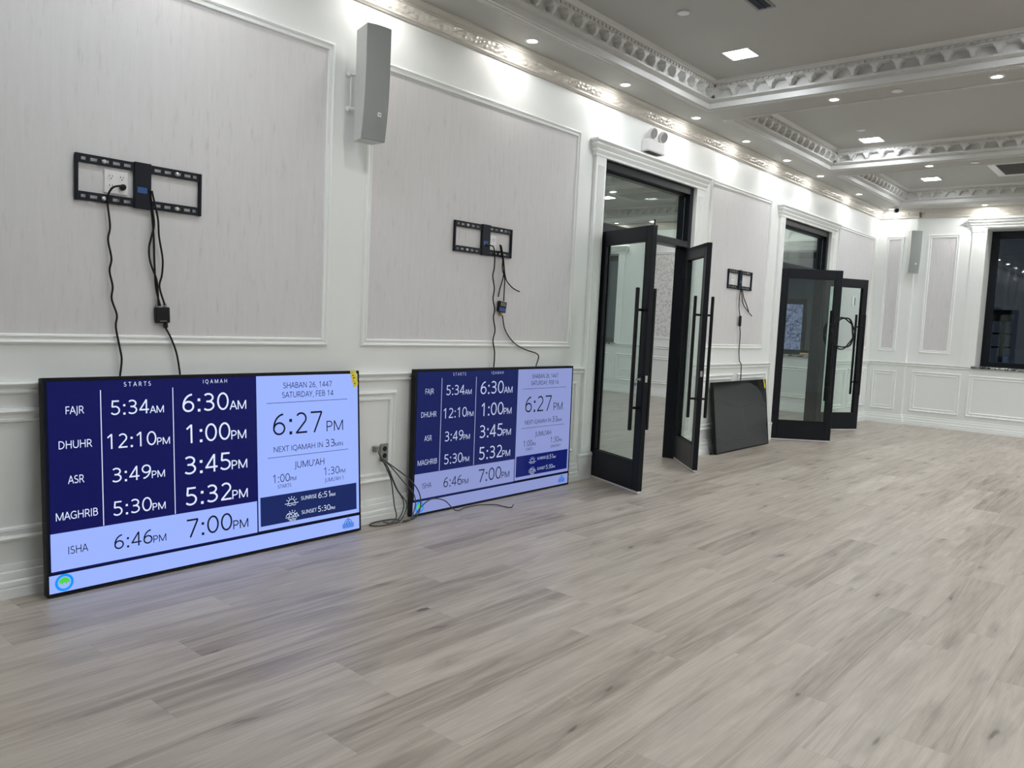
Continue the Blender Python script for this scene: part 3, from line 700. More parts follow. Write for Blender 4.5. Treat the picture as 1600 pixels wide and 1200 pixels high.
m = MB(); m.sweep([(XL2, YB, 0), (XL2, YF, 0), (-WT, YF, 0), (-WT, YB, 0)], CR_LO + CR_HI, (0, 0, 1), False, -1); trim(m, CROWN, 30, 'crown moulding in the hall beyond')
mb = MB(); mb.cbox(-0.10, 0.10, -0.045, 0.045, 0, 0.035, 0.008); o = mb.build('wood_block', WOOD); o.location = (-0.98, YF + 0.02, WZ0); o.rotation_euler = (0, 0, 0.1)
tag(o, 'pale wooden block on the window sill of the hall beyond', 'wood block')
# glowing panel added outside to give the lavender patch behind the farther doors
t = thing('lavender_panel', 'glowing lavender frosted panel added outside, behind the farther doors', 'window', (-2.05, 14.6, 0.0))
FROST = emit('lavender_glow', (0.54, 0.54, 0.80), 0.75)
nt = FROST.node_tree; b_ = nt.nodes['Principled BSDF']; tc = N(nt, 'ShaderNodeTexCoord'); no = N(nt, 'ShaderNodeTexNoise'); no.inputs['Scale'].default_value = 22; no.inputs['Detail'].default_value = 4
L(nt, tc.outputs['Object'], no.inputs['Vector']); rr = N(nt, 'ShaderNodeMath', operation='MULTIPLY_ADD'); rr.inputs[1].default_value = 1.9; rr.inputs[2].default_value = -0.48; L(nt, no.outputs['Fac'], rr.inputs[0]); L(nt, rr.outputs[0], b_.inputs['Emission Strength'])
mb = MB(); mb.box(-0.26, 0.26, -0.01, 0.0, 0.95, 1.80); mb.build('pane', FROST, t)
mb = MB(); mb.box(-0.32, 0.32, 0.0, 0.06, 0.0, 1.90); mb.build('frame', BLACKM, t)

# ------------------------------------------------------------------ televisions
def arc(cx, cy, rx, ry, a0, a1, n=14):
    return [(cx + rx * math.cos(math.radians(a0 + (a1 - a0) * i / n)), cy + ry * math.sin(math.radians(a0 + (a1 - a0) * i / n))) for i in range(n + 1)]
ST = 0.115        # stroke width of the screen lettering, in cap heights
lo, hi = ST / 2, 1 - ST / 2
def glyphs():
    g = {}
    six = [[(0.60, hi)] + arc(0.62, 0.34, 0.50, hi - 0.34, 100, 180, 10) + [], arc(0.39, 0.31, 0.27, 0.31 - lo, 0, 360, 28)]
    g['0'] = (0.80, [arc(0.40, 0.5, 0.29, hi - 0.5, 0, 360, 32)])
    g['1'] = (0.80, [[(0.18, 0.76), (0.43, 0.97)], [(0.44, 1.0), (0.44, 0.0)]])
    g['2'] = (0.80, [arc(0.37, 0.69, 0.26, hi - 0.69, 145, -30, 14) + [(0.13, lo + 0.01)], [(0.09, lo), (0.69, lo)]])
    g['3'] = (0.80, [arc(0.35, 0.735, 0.26, hi - 0.735, 140, -90, 14) + [(0.24, 0.53)], [(0.24, 0.53)] + arc(0.35, 0.293, 0.30, 0.293 - lo, 90, -140, 16)])
    g['4'] = (0.80, [[(0.55, 0.0), (0.55, 0.97)], [(0.55, 0.95), (0.09, 0.27)], [(0.05, 0.27), (0.73, 0.27)]])
    g['5'] = (0.80, [[(0.63, hi), (0.20, hi)], [(0.21, 1.0), (0.17, 0.555)], [(0.16, 0.56)] + arc(0.35, 0.32, 0.29, 0.32 - lo, 105, -145, 18)])
    g['6'] = (0.80, six)
    g['7'] = (0.80, [[(0.09, hi), (0.71, hi)], [(0.70, hi), (0.27, 0.0)]])
    g['8'] = (0.80, [arc(0.40, 0.745, 0.23, hi - 0.745, 0, 360, 24), arc(0.40, 0.295, 0.28, 0.295 - lo, 0, 360, 26)])
    g['9'] = (0.80, [[(0.80 - u, 1 - v) for u, v in q] for q in six])
    dot = lambda x, y: [(x, y - 0.072), (x, y + 0.072)]
    g[':'] = (0.36, [dot(0.18, 0.075), dot(0.18, 0.64)]); g[','] = (0.34, [[(0.20, 0.10), (0.12, -0.15)]]); g["'"] = (0.26, [[(0.13, 1.0), (0.13, 0.66)]]); g[' '] = (0.36, [])
    g['A'] = (0.88, [[(0.04, 0.0), (0.44, 0.99)], [(0.44, 0.99), (0.84, 0.0)], [(0.19, 0.34), (0.69, 0.34)]])
    g['B'] = (0.87, [[(0.16, 0), (0.16, 1)], [(0.16, hi)] + arc(0.42, 0.745, 0.25, hi - 0.745, 90, -90, 12) + [(0.16, 0.55)], [(0.16, 0.55)] + arc(0.45, 0.303, 0.28, 0.303 - lo, 90, -90, 12) + [(0.16, lo)]])
    g['D'] = (1.00, [[(0.16, 0), (0.16, 1)], [(0.16, hi)] + arc(0.36, 0.5, 0.50, hi - 0.5, 90, -90, 18) + [(0.16, lo)]])
    g['E'] = (0.76, [[(0.16, 0), (0.16, 1)], [(0.16, hi), (0.66, hi)], [(0.16, 0.52), (0.63, 0.52)], [(0.16, lo), (0.66, lo)]])
    g['F'] = (0.71, [[(0.16, 0), (0.16, 1)], [(0.16, hi), (0.66, hi)], [(0.16, 0.47), (0.63, 0.47)]])
    g['G'] = (1.00, [arc(0.54, 0.5, 0.44, hi - 0.5, 48, 270, 20) + [(0.72, lo + 0.005), (0.86, 0.12), (0.86, 0.46)], [(0.91, 0.46), (0.56, 0.46)]])
    g['H'] = (1.01, [[(0.16, 0), (0.16, 1)], [(0.85, 0), (0.85, 1)], [(0.16, 0.52), (0.85, 0.52)]])
    g['I'] = (0.36, [[(0.18, 0), (0.18, 1)]])
    g['J'] = (0.40, [[(0.22, 1), (0.22, 0.05)] + arc(0.02, 0.02, 0.20, 0.22, 0, -85, 8)])
    g['M'] = (1.24, [[(0.15, 0), (0.15, 1)], [(0.16, 0.98), (0.62, 0.04)], [(0.62, 0.04), (1.08, 0.98)], [(1.09, 0), (1.09, 1)]])
    g['N'] = (1.04, [[(0.16, 0), (0.16, 1)], [(0.17, 0.97), (0.87, 0.03)], [(0.88, 0), (0.88, 1)]])
    g['P'] = (0.82, [[(0.16, 0), (0.16, 1)], [(0.16, hi)] + arc(0.42, 0.69, 0.29, hi - 0.69, 90, -90, 14) + [(0.16, 0.44)]])
    g['Q'] = (1.07, [arc(0.53, 0.5, 0.44, hi - 0.5, 0, 360, 32), [(0.58, 0.05), (0.86, -0.24)]])
    g['R'] = (0.86, [[(0.16, 0), (0.16, 1)], [(0.16, hi)] + arc(0.42, 0.70, 0.27, hi - 0.70, 90, -90, 14) + [(0.16, 0.46)], [(0.46, 0.46), (0.80, 0.0)]])
    g['S'] = (0.76, [arc(0.40, 0.73, 0.26, hi - 0.73, 50, 250, 14) + arc(0.36, 0.28, 0.29, 0.28 - lo, 68, -145, 16)])
    g['T'] = (0.76, [[(0.38, 0), (0.38, hi)], [(0.03, hi), (0.73, hi)]])
    g['U'] = (1.00, [[(0.15, 1), (0.15, 0.40)] + arc(0.50, 0.38, 0.35, 0.38 - lo, 180, 360, 18) + [(0.85, 1)]])
    g['X'] = (0.80, [[(0.06, 0), (0.74, 1)], [(0.06, 1), (0.74, 0)]])
    g['Y'] = (0.77, [[(0.04, 1), (0.385, 0.42)], [(0.73, 1), (0.385, 0.42)], [(0.385, 0.45), (0.385, 0)]])
    return g
GL = glyphs()
def ribbon(pts, th):
    P = [Vector(q) for q in pts]; n = len(P); clo = (P[0] - P[-1]).length < 1e-5
    if clo: P = P[:-1]; n -= 1
    vs = []
    for i in range(n):
        a = (P[i] - P[i - 1]) if (i > 0 or clo) else (P[1] - P[0]); b = (P[(i + 1) % n] - P[i]) if (i < n - 1 or clo) else a
        if a.length < 1e-7: a = b
        if b.length < 1e-7: b = a
        a = a.normalized(); b = b.normalized(); na, nb = Vector((-a.y, a.x)), Vector((-b.y, b.x)); m_ = (na + nb) / max(0.5, 1 + na.dot(nb))
        vs += [tuple(P[i] + m_ * th / 2), tuple(P[i] - m_ * th / 2)]
    k = n if clo else n - 1
    return vs, [[2 * i, 2 * i + 1, 2 * ((i + 1) % n) + 1, 2 * ((i + 1) % n)] for i in range(k)]
TXT = {}
def T2D(s, th=ST):
    key = (s, th)
    if key not in TXT:
        v, f, x = [], [], 0.0
        for c in s:
            w_, strokes = GL[c]
            for st in strokes:
                vs, fs = ribbon(st, 0.145 if c == ':' else th); o = len(v); v += [(a + x, b) for a, b in vs]; f += [[i + o for i in q] for q in fs]
            x += w_
        TXT[key] = (v, f)
    return TXT[key]
def screen_mesh(w, h):
    # returns an MB in local coords: X across, Z up, front towards -Y. Material slots: 0 dark edge, 1 navy, 2 pale, 3 pale text, 4 dark text, 5 sun box, 6 ring blue, 7 ring green, 8 logo blue
    m = MB(); lay = lambda k: -0.0004 * k
    def rect(u0, u1, v0, v1, mi, k):
        m.mi = mi; y = lay(k); m.add([(u0 * w, y, v0 * h), (u1 * w, y, v0 * h), (u1 * w, y, v1 * h), (u0 * w, y, v1 * h)], [(0, 1, 2, 3)])
    def put(s, l, r, base, top, mi, k=3, th=ST):
        v, f = T2D(s, th); xs = [q[0] for q in v]; ys = [q[1] for q in v]
        x0, x1 = min(xs), max(xs); sx = (r - l) * w / (x1 - x0); sy = (top - base) * h
        m.mi = mi; m.add([(l * w + (q[0] - x0) * sx, lay(k), base * h + q[1] * sy) for q in v], f)
    def ratio(s):
        v, _ = T2D(s); return max(q[0] for q in v) - min(q[0] for q in v)
    def clock(a, sfx, l, r, base, top, mi, k=3, small=0.5):
        # digits then a small suffix, filling l..r
        wa, wb = ratio(a), ratio(sfx) * small; gap = 0.05
        tot = wa + wb + gap; sc = (r - l) / tot
        put(a, l, l + wa * sc, base, top, mi, k, 0.098); put(sfx, r - wb * sc, r, base, base + (top - base) * small, mi, k, 0.125)
    rect(0.004, 0.996, 0.008, 0.984, 0, 0)
    rect(0.012, 0.6, 0.104, 0.982, 1, 1)
    rect(0.0105, 0.597, 0.1125, 0.287, 2, 2)
    rect(0.6015, 0.9945, 0.1145, 0.982, 2, 2)
    rect(0.005, 0.9945, 0.0135, 0.0960, 2, 2)
    rect(0.6087, 0.9835, 0.1385, 0.3025, 5, 3)
    for u in (0.1407, 0.3368): rect(u - 0.0011, u + 0.0011, 0.290, 0.9365, 3, 2)
    for v in (0.8275, 0.5185): rect(0.637, 0.9495, v - 0.0014, v + 0.0014, 4, 3)
    put('FAJR', 0.054, 0.0985, 0.831, 0.867, 3); put('DHUHR', 0.0355, 0.1165, 0.672, 0.709, 3); put('ASR', 0.0553, 0.0948, 0.5085, 0.546, 3)
    put('MAGHRIB', 0.0245, 0.1268, 0.344, 0.381, 3); put('ISHA', 0.0518, 0.1003, 0.182, 0.219, 4)
    def spaced(s, l, r, base, top, mi):
        ws = [ratio(c) for c in s]; sc = 0.62 * (r - l) / sum(ws); gap = (r - l - sum(ws) * sc) / (len(s) - 1); u = l
        for c, q in zip(s, ws): put(c, u, u + q * sc, base, top, mi); u += q * sc + gap
    spaced('STARTS', 0.2018, 0.2748, 0.950, 0.9715, 3); spaced('IQAMAH', 0.428, 0.5035, 0.952, 0.972, 3)
    for s, sf, l, r, b, mi in (('5:34', 'AM', 0.166, 0.310, 0.8135, 3), ('12:10', 'PM', 0.1545, 0.3255, 0.6525, 3), ('3:49', 'PM', 0.1655, 0.309, 0.4885, 3), ('5:30', 'PM', 0.166, 0.309, 0.326, 3), ('6:46', 'PM', 0.1665, 0.309, 0.163, 4)):
        clock(s, sf, l, r, b, b + 0.0715, mi)
    for s, sf, l, r, b, mi in (('6:30', 'AM', 0.3645, 0.5660, 0.806, 3), ('1:00', 'PM', 0.3735, 0.5645, 0.645, 3), ('3:45', 'PM', 0.367, 0.566, 0.4825, 3), ('5:32', 'PM', 0.368, 0.566, 0.320, 3), ('7:00', 'PM', 0.370, 0.566, 0.1545, 4)):
        clock(s, sf, l, r, b, b + 0.096, mi)
    put('SHABAN 26, 1447', 0.6975, 0.886, 0.9085, 0.942, 4, 3); put('SATURDAY, FEB 14', 0.693, 0.891, 0.8545, 0.888, 4, 3)
    put('6:27', 0.658, 0.846, 0.641, 0.768, 4, 3, 0.085); put('PM', 0.862, 0.930, 0.640, 0.703, 4, 3, 0.10)
    put('NEXT IQAMAH IN', 0.659, 0.846, 0.5475, 0.579, 4); clock('33', 'MIN', 0.856, 0.928, 0.545, 0.592, 4, 3, 0.5)
    put("JUMU'AH", 0.7355, 0.8506, 0.443, 0.482, 4)
    clock('1:00', 'PM', 0.655, 0.740, 0.373, 0.420, 4); put('STARTS', 0.6715, 0.7215, 0.339, 0.360, 4)
    clock('1:30', 'PM', 0.849, 0.9365, 0.3765, 0.423, 4); put("JUMU'AH 1", 0.852, 0.928, 0.335, 0.359, 4)
    put('SUNRISE', 0.7575, 0.818, 0.251, 0.273, 3, 4); clock('6:51', 'AM', 0.825, 0.893, 0.245, 0.280, 3, 4); put('SUNSET', 0.759, 0.8175, 0.168, 0.190, 3, 4); clock('5:30', 'PM', 0.823, 0.891, 0.1635, 0.198, 3, 4)
    # sun icons: a half disc outline, rays and wave lines
    def stroke(pts, th, mi, k=4):
        m.mi = mi; y = lay(k)
        for (a, b), (c, d) in zip(pts[:-1], pts[1:]):
            p, q = Vector((a, b)), Vector((c, d)); t = (q - p).normalized(); n = Vector((-t.y, t.x)) * th; p = p - t * th * 0.5; q = q + t * th * 0.5
            m.add([(p.x + n.x, y, p.y + n.y), (p.x - n.x, y, p.y - n.y), (q.x - n.x, y, q.y - n.y), (q.x + n.x, y, q.y + n.y)], [(0, 1, 2, 3)])
    for cu, cv, cloud in ((0.7215, 0.245, 0), (0.7235, 0.165, 1)):
        X, Z = cu * w, cv * h; R = 0.021
        stroke([(X + R * math.cos(a), Z + R * math.sin(a)) for a in [PI * i / 10 for i in range(11)]], 0.0016, 3)
        for a in [PI * i / 6 for i in range(1, 6)]: stroke([(X + 0.028 * math.cos(a), Z + 0.028 * math.sin(a)), (X + 0.036 * math.cos(a), Z + 0.036 * math.sin(a))], 0.0016, 3)
        stroke([(X - 0.042, Z - 0.002), (X + 0.042, Z - 0.002)], 0.0016, 3)
        stroke([(X - 0.028 + 0.056 * i / 10, Z - 0.012 + 0.003 * math.sin(i * 1.4)) for i in range(11)], 0.0014, 3)
        if cloud:
            stroke([(X - 0.040 + 0.04 * i / 8, Z + 0.006 + 0.014 * math.sin(PI * i / 8)) for i in range(9)], 0.0016, 3); stroke([(X + 0.004 + 0.036 * i / 8, Z + 0.002 + 0.010 * math.sin(PI * i / 8)) for i in range(9)], 0.0016, 3)
            stroke([(X - 0.02 + 0.04 * i / 8, Z - 0.020 + 0.002 * math.sin(i * 1.6)) for i in range(9)], 0.0014, 3)
    # ring logo bottom left
    def ring(X, Z, r0, r1, mi, k, n=40):
        m.mi = mi; y = lay(k); vs = []
        for j in range(n):
            c, s_ = math.cos(2 * PI * j / n), math.sin(2 * PI * j / n); vs += [(X + r0 * c, y, Z + r0 * s_), (X + r1 * c, y, Z + r1 * s_)]
        m.add(vs, [[2 * j, 2 * j + 1, (2 * j + 3) % (2 * n), (2 * j + 2) % (2 * n)] for j in range(n)])
    X, Z = 0.0405 * w, 0.0565 * h
    ring(X, Z, 0.0265, 0.0375, 6, 3)
    m.mi = 7; y = lay(3); pts = [(X + 0.0225 * math.cos(a), Z + 0.0225 * math.sin(a)) for a in [PI * (-0.05 + 1.1 * i / 14) for i in range(15)]]
    low = [(X - 0.0225 + 0.045 * i / 12, Z - 0.009 + 0.010 * abs(math.sin(i * PI / 4)) - (0.004 if i in (0, 12) else 0)) for i in range(13)]
    poly = pts + low; m.add([(a, y, b) for a, b in poly], [list(range(len(poly)))])
    # dome logo bottom right
    X, Z = 0.946 * w, 0.044 * h
    for k_, (r, o_) in enumerate(((0.026, 0), (0.015, 0))):
        stroke([(X + r * math.cos(a), Z + 0.012 + r * math.sin(a)) for a in [PI * i / 10 for i in range(11)]], 0.0024, 8)
    stroke([(X, Z + 0.014), (X, Z + 0.046)], 0.0022, 8)
    for i in range(9):
        q = X - 0.036 + i * 0.009; stroke([(q, Z - 0.004), (q, Z + 0.012 + (0.006 if i % 2 else 0))], 0.0034, 8)
    stroke([(X - 0.040, Z - 0.008), (X + 0.042, Z - 0.008)], 0.0020, 8); stroke([(X - 0.034, Z - 0.014), (X + 0.034, Z - 0.014)], 0.0010, 8)
    return m
def screen_mats(sfx, navy, pale, white, dark, box, k):
    return [emit('screen_edge' + sfx, dark, k * 0.5, rough=0.12), emit('screen_navy' + sfx, navy, k, rough=0.12), emit('screen_pale' + sfx, pale, k, rough=0.12), emit('screen_white' + sfx, white, k, rough=0.12), emit('screen_ink' + sfx, (0.004, 0.006, 0.02), k, rough=0.12),
            emit('screen_box' + sfx, box, k, rough=0.12), emit('screen_blue' + sfx, (0.004, 0.28, 0.95), k, rough=0.12), emit('screen_green' + sfx, (0.08, 0.62, 0.06), k, rough=0.12), emit('screen_logo' + sfx, (0.02, 0.16, 0.62), k, rough=0.12)]
def television(label, w, h, th, base, top_x, group, on=None, sticker=True):
    # base: (x_front, y0) of the lower front edge start; top_x: x of the upper front edge
    x0, y0, dyaw = base
    z1 = math.sqrt(h * h - (x0 - top_x) ** 2)
    X = Vector((-math.sin(dyaw), math.cos(dyaw), 0)); Zv = Vector((top_x - x0, 0, z1)) / h
    Zv = (Zv - X * Zv.dot(X)).normalized(); Y = Zv.cross(X)
    t = thing('television', label, 'television', (0, 0, 0), 0, group)
    M_ = Matrix((X, Y, Zv)).transposed().to_4x4(); M_.translation = Vector((x0, y0, 0.002 + max(0, -Y.z) * th)); t.matrix_world = M_
    b = MB(); b.cbox(0.0, w, 0.004, th, 0.0, h, 0.004); b.build('housing', PLASTIC, t)
    bz = MB(); bw = 0.0065
    bz.sweep([(0, 0.004, 0), (w, 0.004, 0), (w, 0.004, h), (0, 0.004, h)], [(0, 0), (0, 0.006), (bw, 0.006), (bw, 0)], (0, -1, 0), True, -1 if Vector((0, -1, 0)).cross(Vector((1, 0, 0))).z < 0 else 1); bz.build('bezel', PLASTIC, t)
    if on:
        s = screen_mesh(w, h); o = s.build('screen', on, t); o.location = (0, 0.0015, 0)
    else:
        s = MB(); s.box(0.006, w - 0.006, 0.001, 0.004, 0.008, h - 0.006); s.build('screen', OFFSCR, t)
    if sticker:
        st = MB(); st.mi = 0; y = -0.0035
        q = [(0.9605, 0.999), (0.9865, 1.0), (0.995, 0.915), (0.9765, 0.893)] if on else [(0.945, 0.998), (0.968, 0.998), (0.985, 0.865), (0.962, 0.862)]
        P = [Vector((a * w, y, b_ * h)) for a, b_ in q]; st.add(P, [(0, 3, 2, 1)]); st.add([p_ + Vector((0, 0.0008, 0)) for p_ in P], [(0, 1, 2, 3)])
        st.mi = 1
        for k in range(5):
            f = 0.08 + 0.17 * k; a = P[0].lerp(P[3], f).lerp(P[1].lerp(P[2], f), 0.22); c = P[0].lerp(P[3], f).lerp(P[1].lerp(P[2], f), 0.22 + 0.13 * (1 + k % 3)); d = (P[3] - P[0]) * 0.06
            o_ = Vector((0, -0.0004, 0)); st.add([a + o_, c + o_, c + d + o_, a + d + o_], [(0, 3, 2, 1)])
        st.build('caution_sticker', [YELLOW, INK], t)['label'] = 'yellow caution sticker on the upper right corner'
    return t
OFFSCR = mat('switched_off_screen', (0.010, 0.011, 0.012), 0.10, var=0.1, scale=2.0)
S1 = screen_mats('_near', (0.0035, 0.005, 0.085), (0.32, 0.44, 1.0), (0.70, 0.80, 1.0), (0.002, 0.005, 0.03), (0.007, 0.018, 0.11), 0.86)
S2 = screen_mats('_mid', (0.005, 0.012, 0.10), (0.26, 0.31, 0.62), (0.52, 0.58, 0.80), (0.003, 0.008, 0.04), (0.006, 0.012, 0.13), 0.80)
tv1 = television('large lit television leaning under the nearest wall mount, yellow sticker at its corner', 1.685, 0.936, 0.040, (0.140, 1.240, 0.010), 0.075, 'televisions leaning on the wall', S1)
tv2 = television('lit television left of the open doors with loose cables hanging in front', 1.655, 0.936, 0.040, (0.080, 3.362, 0.0), 0.068, 'televisions leaning on the wall', S2, False)
tv3 = television('switched off black television leaning between the two doorways', 1.30, 0.735, 0.035, (0.145, 7.452, 0.0), 0.055, 'televisions leaning on the wall', None)
fm = MB(); top = [(0.0, 0.52), (0.10, 0.575), (0.25, 0.615), (0.45, 0.665), (0.70, 0.705), (0.90, 0.700), (1.06, 0.655), (1.17, 0.58), (1.235, 0.44), (1.262, 0.30), (1.285, 0.16), (1.290, 0.02)]
fm.prism([(0.006, 0.012), (1.290, 0.012)] + [(max(0.006, a_), b_) for a_, b_ in top[::-1][1:]], lambda u, v, d: Vector((u, d, v)), 0.0002, -0.0006)
film = fm.build('protective_film', mat('clear_film', (0.032, 0.038, 0.041), 0.30, var=0.12, scale=1.5, spec=0.3), tv3); film['label'] = 'loose grey protective film'
wr = MB()
def wave(z0, u): return z0 + 0.040 * math.exp(-((u - 0.25) / 0.12) ** 2) * (1 if z0 > 0.3 else -1) + (0.018 * math.sin(u * 9) if u > 0.55 else 0)
for zz, s_ in ((0.480, 1), (0.145, -1)):
    for k in range(2): wr.tube([(0.03 + 1.18 * i / 30, -0.0006, wave(zz, 0.03 + 1.18 * i / 30) - 0.026 * k) for i in range(31)], 0.0028, 6, False)
wr.tube([(0.66 + 0.02 * math.sin(i), -0.0006, 0.12 + 0.04 * i) for i in range(10)], 0.0016, 6)
wr.build('film_wrinkle', mat('clear_film_crease', (0.055, 0.060, 0.062), 0.25), film)
for x in (0.03,):
    mb = MB(); mb.cbox(-0.055, 0.02, 0.02, 0.05, 0.004, 0.022); mb.build('stand_bracket', PLASTIC, tv3)

# ------------------------------------------------------------------ television wall mounts
def mount(y0, label, plate=(0.252, 0.328), slots=True):
    w, z0, z1 = 0.575, 1.706, 1.907; t = thing('tv_wall_mount', label, 'wall mount', (0, y0, z0), 0, 'empty television mounts')
    H = z1 - z0; rh = 0.040; d0, d1 = 0.015, 0.0175
    for zb in (0.0, H - rh):
        r = MB(); zs = (zb + rh * 0.33, zb + rh * 0.67)
        # rail with real slots: top strip, bottom strip and webs between slots
        r.box(d0, d1, 0.013, w - 0.013, zb, zs[0]); r.box(d0, d1, 0.013, w - 0.013, zs[1], zb + rh)
        holes = [0.024, 0.062, 0.110, 0.158, 0.206, 0.344, 0.392, 0.440, 0.488, 0.530]
        last = 0.013
        for hh in holes: 
            r.box(d0, d1, last, hh, zs[0], zs[1]); last = hh + (0.019 if hh in (0.024, 0.530) else 0.031)
        r.box(d0, d1, last, w - 0.013, zs[0], zs[1])
        r.build('rail', NAVYM, t)
    for a in (0.0, w - 0.013):
        s = MB(); s.cbox(0.002, d1 + 0.003, a, a + 0.013, 0, H, 0.002); s.build('side_bar', NAVYM, t)
    p_ = MB(); p_.cbox(0.002, d1 + 0.006, plate[0], plate[1], -0.002, H + 0.004, 0.002); p_.build('centre_plate', NAVYM, t)
    b = MB(); b.box(d1 + 0.006, d1 + 0.0068, plate[0] + 0.012, plate[0] + 0.056, 0.068, 0.094); b.build('blue_tape', BLUE, t)
    for zb in (0.02, H - 0.02):
        for a in (0.122, 0.455):
            s = MB(); s.lathe([(0.0005, 0.004), (0.006, 0.004), (0.010, 0.0), (0.010, -0.012)], (d1, a, zb), (1, 0, 0), 12); s.build('lag_bolt', STEEL, t, 40)
    return t
mount(1.391, 'black television wall mount on the nearest wallpaper panel, a white outlet behind its left half')
mount(3.705, 'black television wall mount above the middle lit television', (0.262, 0.342))
mount(7.715, 'black television wall mount on the panel between the two doorways', (0.250, 0.318))

def outlet(y, z, w, h, label, rows, cols, m_plate=WPLAS, m_sock=WPLAS):
    t = thing('wall_outlet', label, 'outlet', (0.002, y, z), 0, 'wall outlets')
    p_ = MB(); p_.cbox(0, 0.007, -w / 2, w / 2, -h / 2, h / 2, 0.003); p_.build('cover_plate', m_plate, t)
    for i in range(cols):
        for j in range(rows):
            cy = (i - (cols - 1) / 2) * w * 0.46; cz = (j - (rows - 1) / 2) * h * 0.40
            s = MB(); s.mi = 0; s.lathe([(0.0155, 0.006), (0.0155, 0.009), (0.0005, 0.009)], (0, cy, cz), (1, 0, 0), 20); s.mi = 1
            for dy, dz, a, b in ((-0.006, 0.004, 0.0012, 0.005), (0.006, 0.004, 0.0012, 0.004), (0, -0.007, 0.0025, 0.0025)): s.box(0.0088, 0.0095, cy + dy - a, cy + dy + a, cz + dz - b, cz + dz + b)
            s.build('socket', [m_sock, DARKSLOT], t)
    return t
outlet(1.567, 1.806, 0.104, 0.104, 'white four socket outlet inside the nearest wall mount', 2, 2)
outlet(4.075, 1.795, 0.098, 0.104, 'white outlet inside the right half of the middle wall mount', 2, 2)
outlet(7.84, 1.80, 0.10, 0.10, 'white outlet inside the far wall mount between the doorways', 2, 2)
outlet(3.185, 0.425, 0.070, 0.108, 'grey metal outlet low on the wall between the two lit televisions', 2, 1, GREYMET, PLASTIC)

# ------------------------------------------------------------------ cables
def cable(name, pts, label, r=0.0042, mt=None, group='loose cables on the left wall', parts=()):
    mb = MB(); mb.tube(pts, r, 8, True, False, 7); o = mb.build(name, mt or CABLE, None, 60); tag(o, label, 'cable', group)
    for n_, b_, m_ in parts: b_.build(n_, m_, o)
    return o
W3 = lambda pts, x=0.024: [(x, a, b) for a, b in pts]
plug = MB(); plug.lathe([(0.0005, 0.034), (0.010, 0.032), (0.014, 0.018), (0.013, 0.0), (0.0005, 0.0)], (0.010, 1.592, 1.785), (1, -0.15, 0.1), 14)
cable('power_cord', [(0.042, 1.588, 1.788), (0.052, 1.560, 1.786), (0.040, 1.535, 1.772)] + W3([(1.523, 1.722), (1.535, 1.609), (1.527, 1.546), (1.542, 1.465), (1.534, 1.41), (1.548, 1.34), (1.544, 1.285), (1.567, 1.214), (1.563, 1.159), (1.581, 1.066), (1.59, 1.011), (1.584, 0.945)]) + [(0.024, 1.582, 0.93), (0.018, 1.58, 0.924)], 'long black power cord plugged in at the nearest wall mount', 0.0045, parts=[('plug', plug, PLASTIC)])
cable('video_cable', W3([(1.712, 1.79), (1.724, 1.704), (1.732, 1.632), (1.711, 1.536), (1.717, 1.463), (1.745, 1.391), (1.753, 1.335), (1.757, 1.262)]), 'black cable bowing left between the nearest mount and its converter box', 0.0045)
cable('video_cable', W3([(1.716, 1.79), (1.745, 1.671), (1.752, 1.586), (1.770, 1.484), (1.768, 1.41), (1.757, 1.352), (1.783, 1.268)], 0.033), 'black cable bowing right between the nearest mount and its converter box', 0.0045)
cable('video_cable', W3([(1.714, 1.79), (1.734, 1.604), (1.741, 1.447), (1.749, 1.346), (1.770, 1.262)], 0.015), 'straight black cable between the nearest mount and its converter box', 0.0045)
def converter(y, z, w, h, rot, label, blue):
    t = thing('converter_box', label, 'converter box', (0.006, y, z)); t.rotation_euler = (rot, 0, 0)
    b = MB(); b.cbox(0, 0.024, -w / 2, w / 2, -h / 2, h / 2, 0.004); b.build('case', PLASTIC, t)
    if blue:
        b = MB(); b.box(0.0235, 0.0250, -w / 2 + 0.006, w / 2 - 0.006, -h / 2 + 0.004, -h / 2 + h * 0.42); b.build('label_plate', BLUE, t)
        b = MB(); b.cbox(0.006, 0.020, -0.010, 0.010, -h / 2 - 0.026, -h / 2, 0.003); b.build('plug', COPPER, t)
        for dy in (-0.018, 0.0, 0.018):
            b = MB(); b.box(0.0235, 0.0246, dy - 0.005, dy + 0.005, 0.006, h / 2 - 0.008); b.build('port', GREYMET, t)
    else:
        b = MB(); b.box(0.0235, 0.0245, -0.016, 0.016, -h / 2 + 0.008, -h / 2 + 0.011); b.build('printed_line', GREYMET, t)
        b = MB(); b.cbox(0.004, 0.020, 0.006, 0.024, -h / 2 - 0.024, -h / 2, 0.003); b.build('plug', PLASTIC, t)
        for dy in (-0.022, 0.016):
            b = MB(); b.cbox(0.006, 0.018, dy - 0.007, dy + 0.007, h / 2, h / 2 + 0.016, 0.002); b.build('connector', GREYMET, t)
converter(1.778, 1.220, 0.068, 0.074, 0.05, 'small black converter box hanging below the nearest wall mount', False)
cable('video_cable', [(0.018, 1.793, 1.165)] + W3([(1.822, 1.107), (1.848, 1.038), (1.864, 0.955), (1.866, 0.932)]) + [(0.016, 1.866, 0.925)], 'short black cable from the nearest converter box down behind the television', 0.0045)
plug = MB(); plug.cbox(0.008, 0.030, 3.998, 4.030, 1.764, 1.786, 0.006)
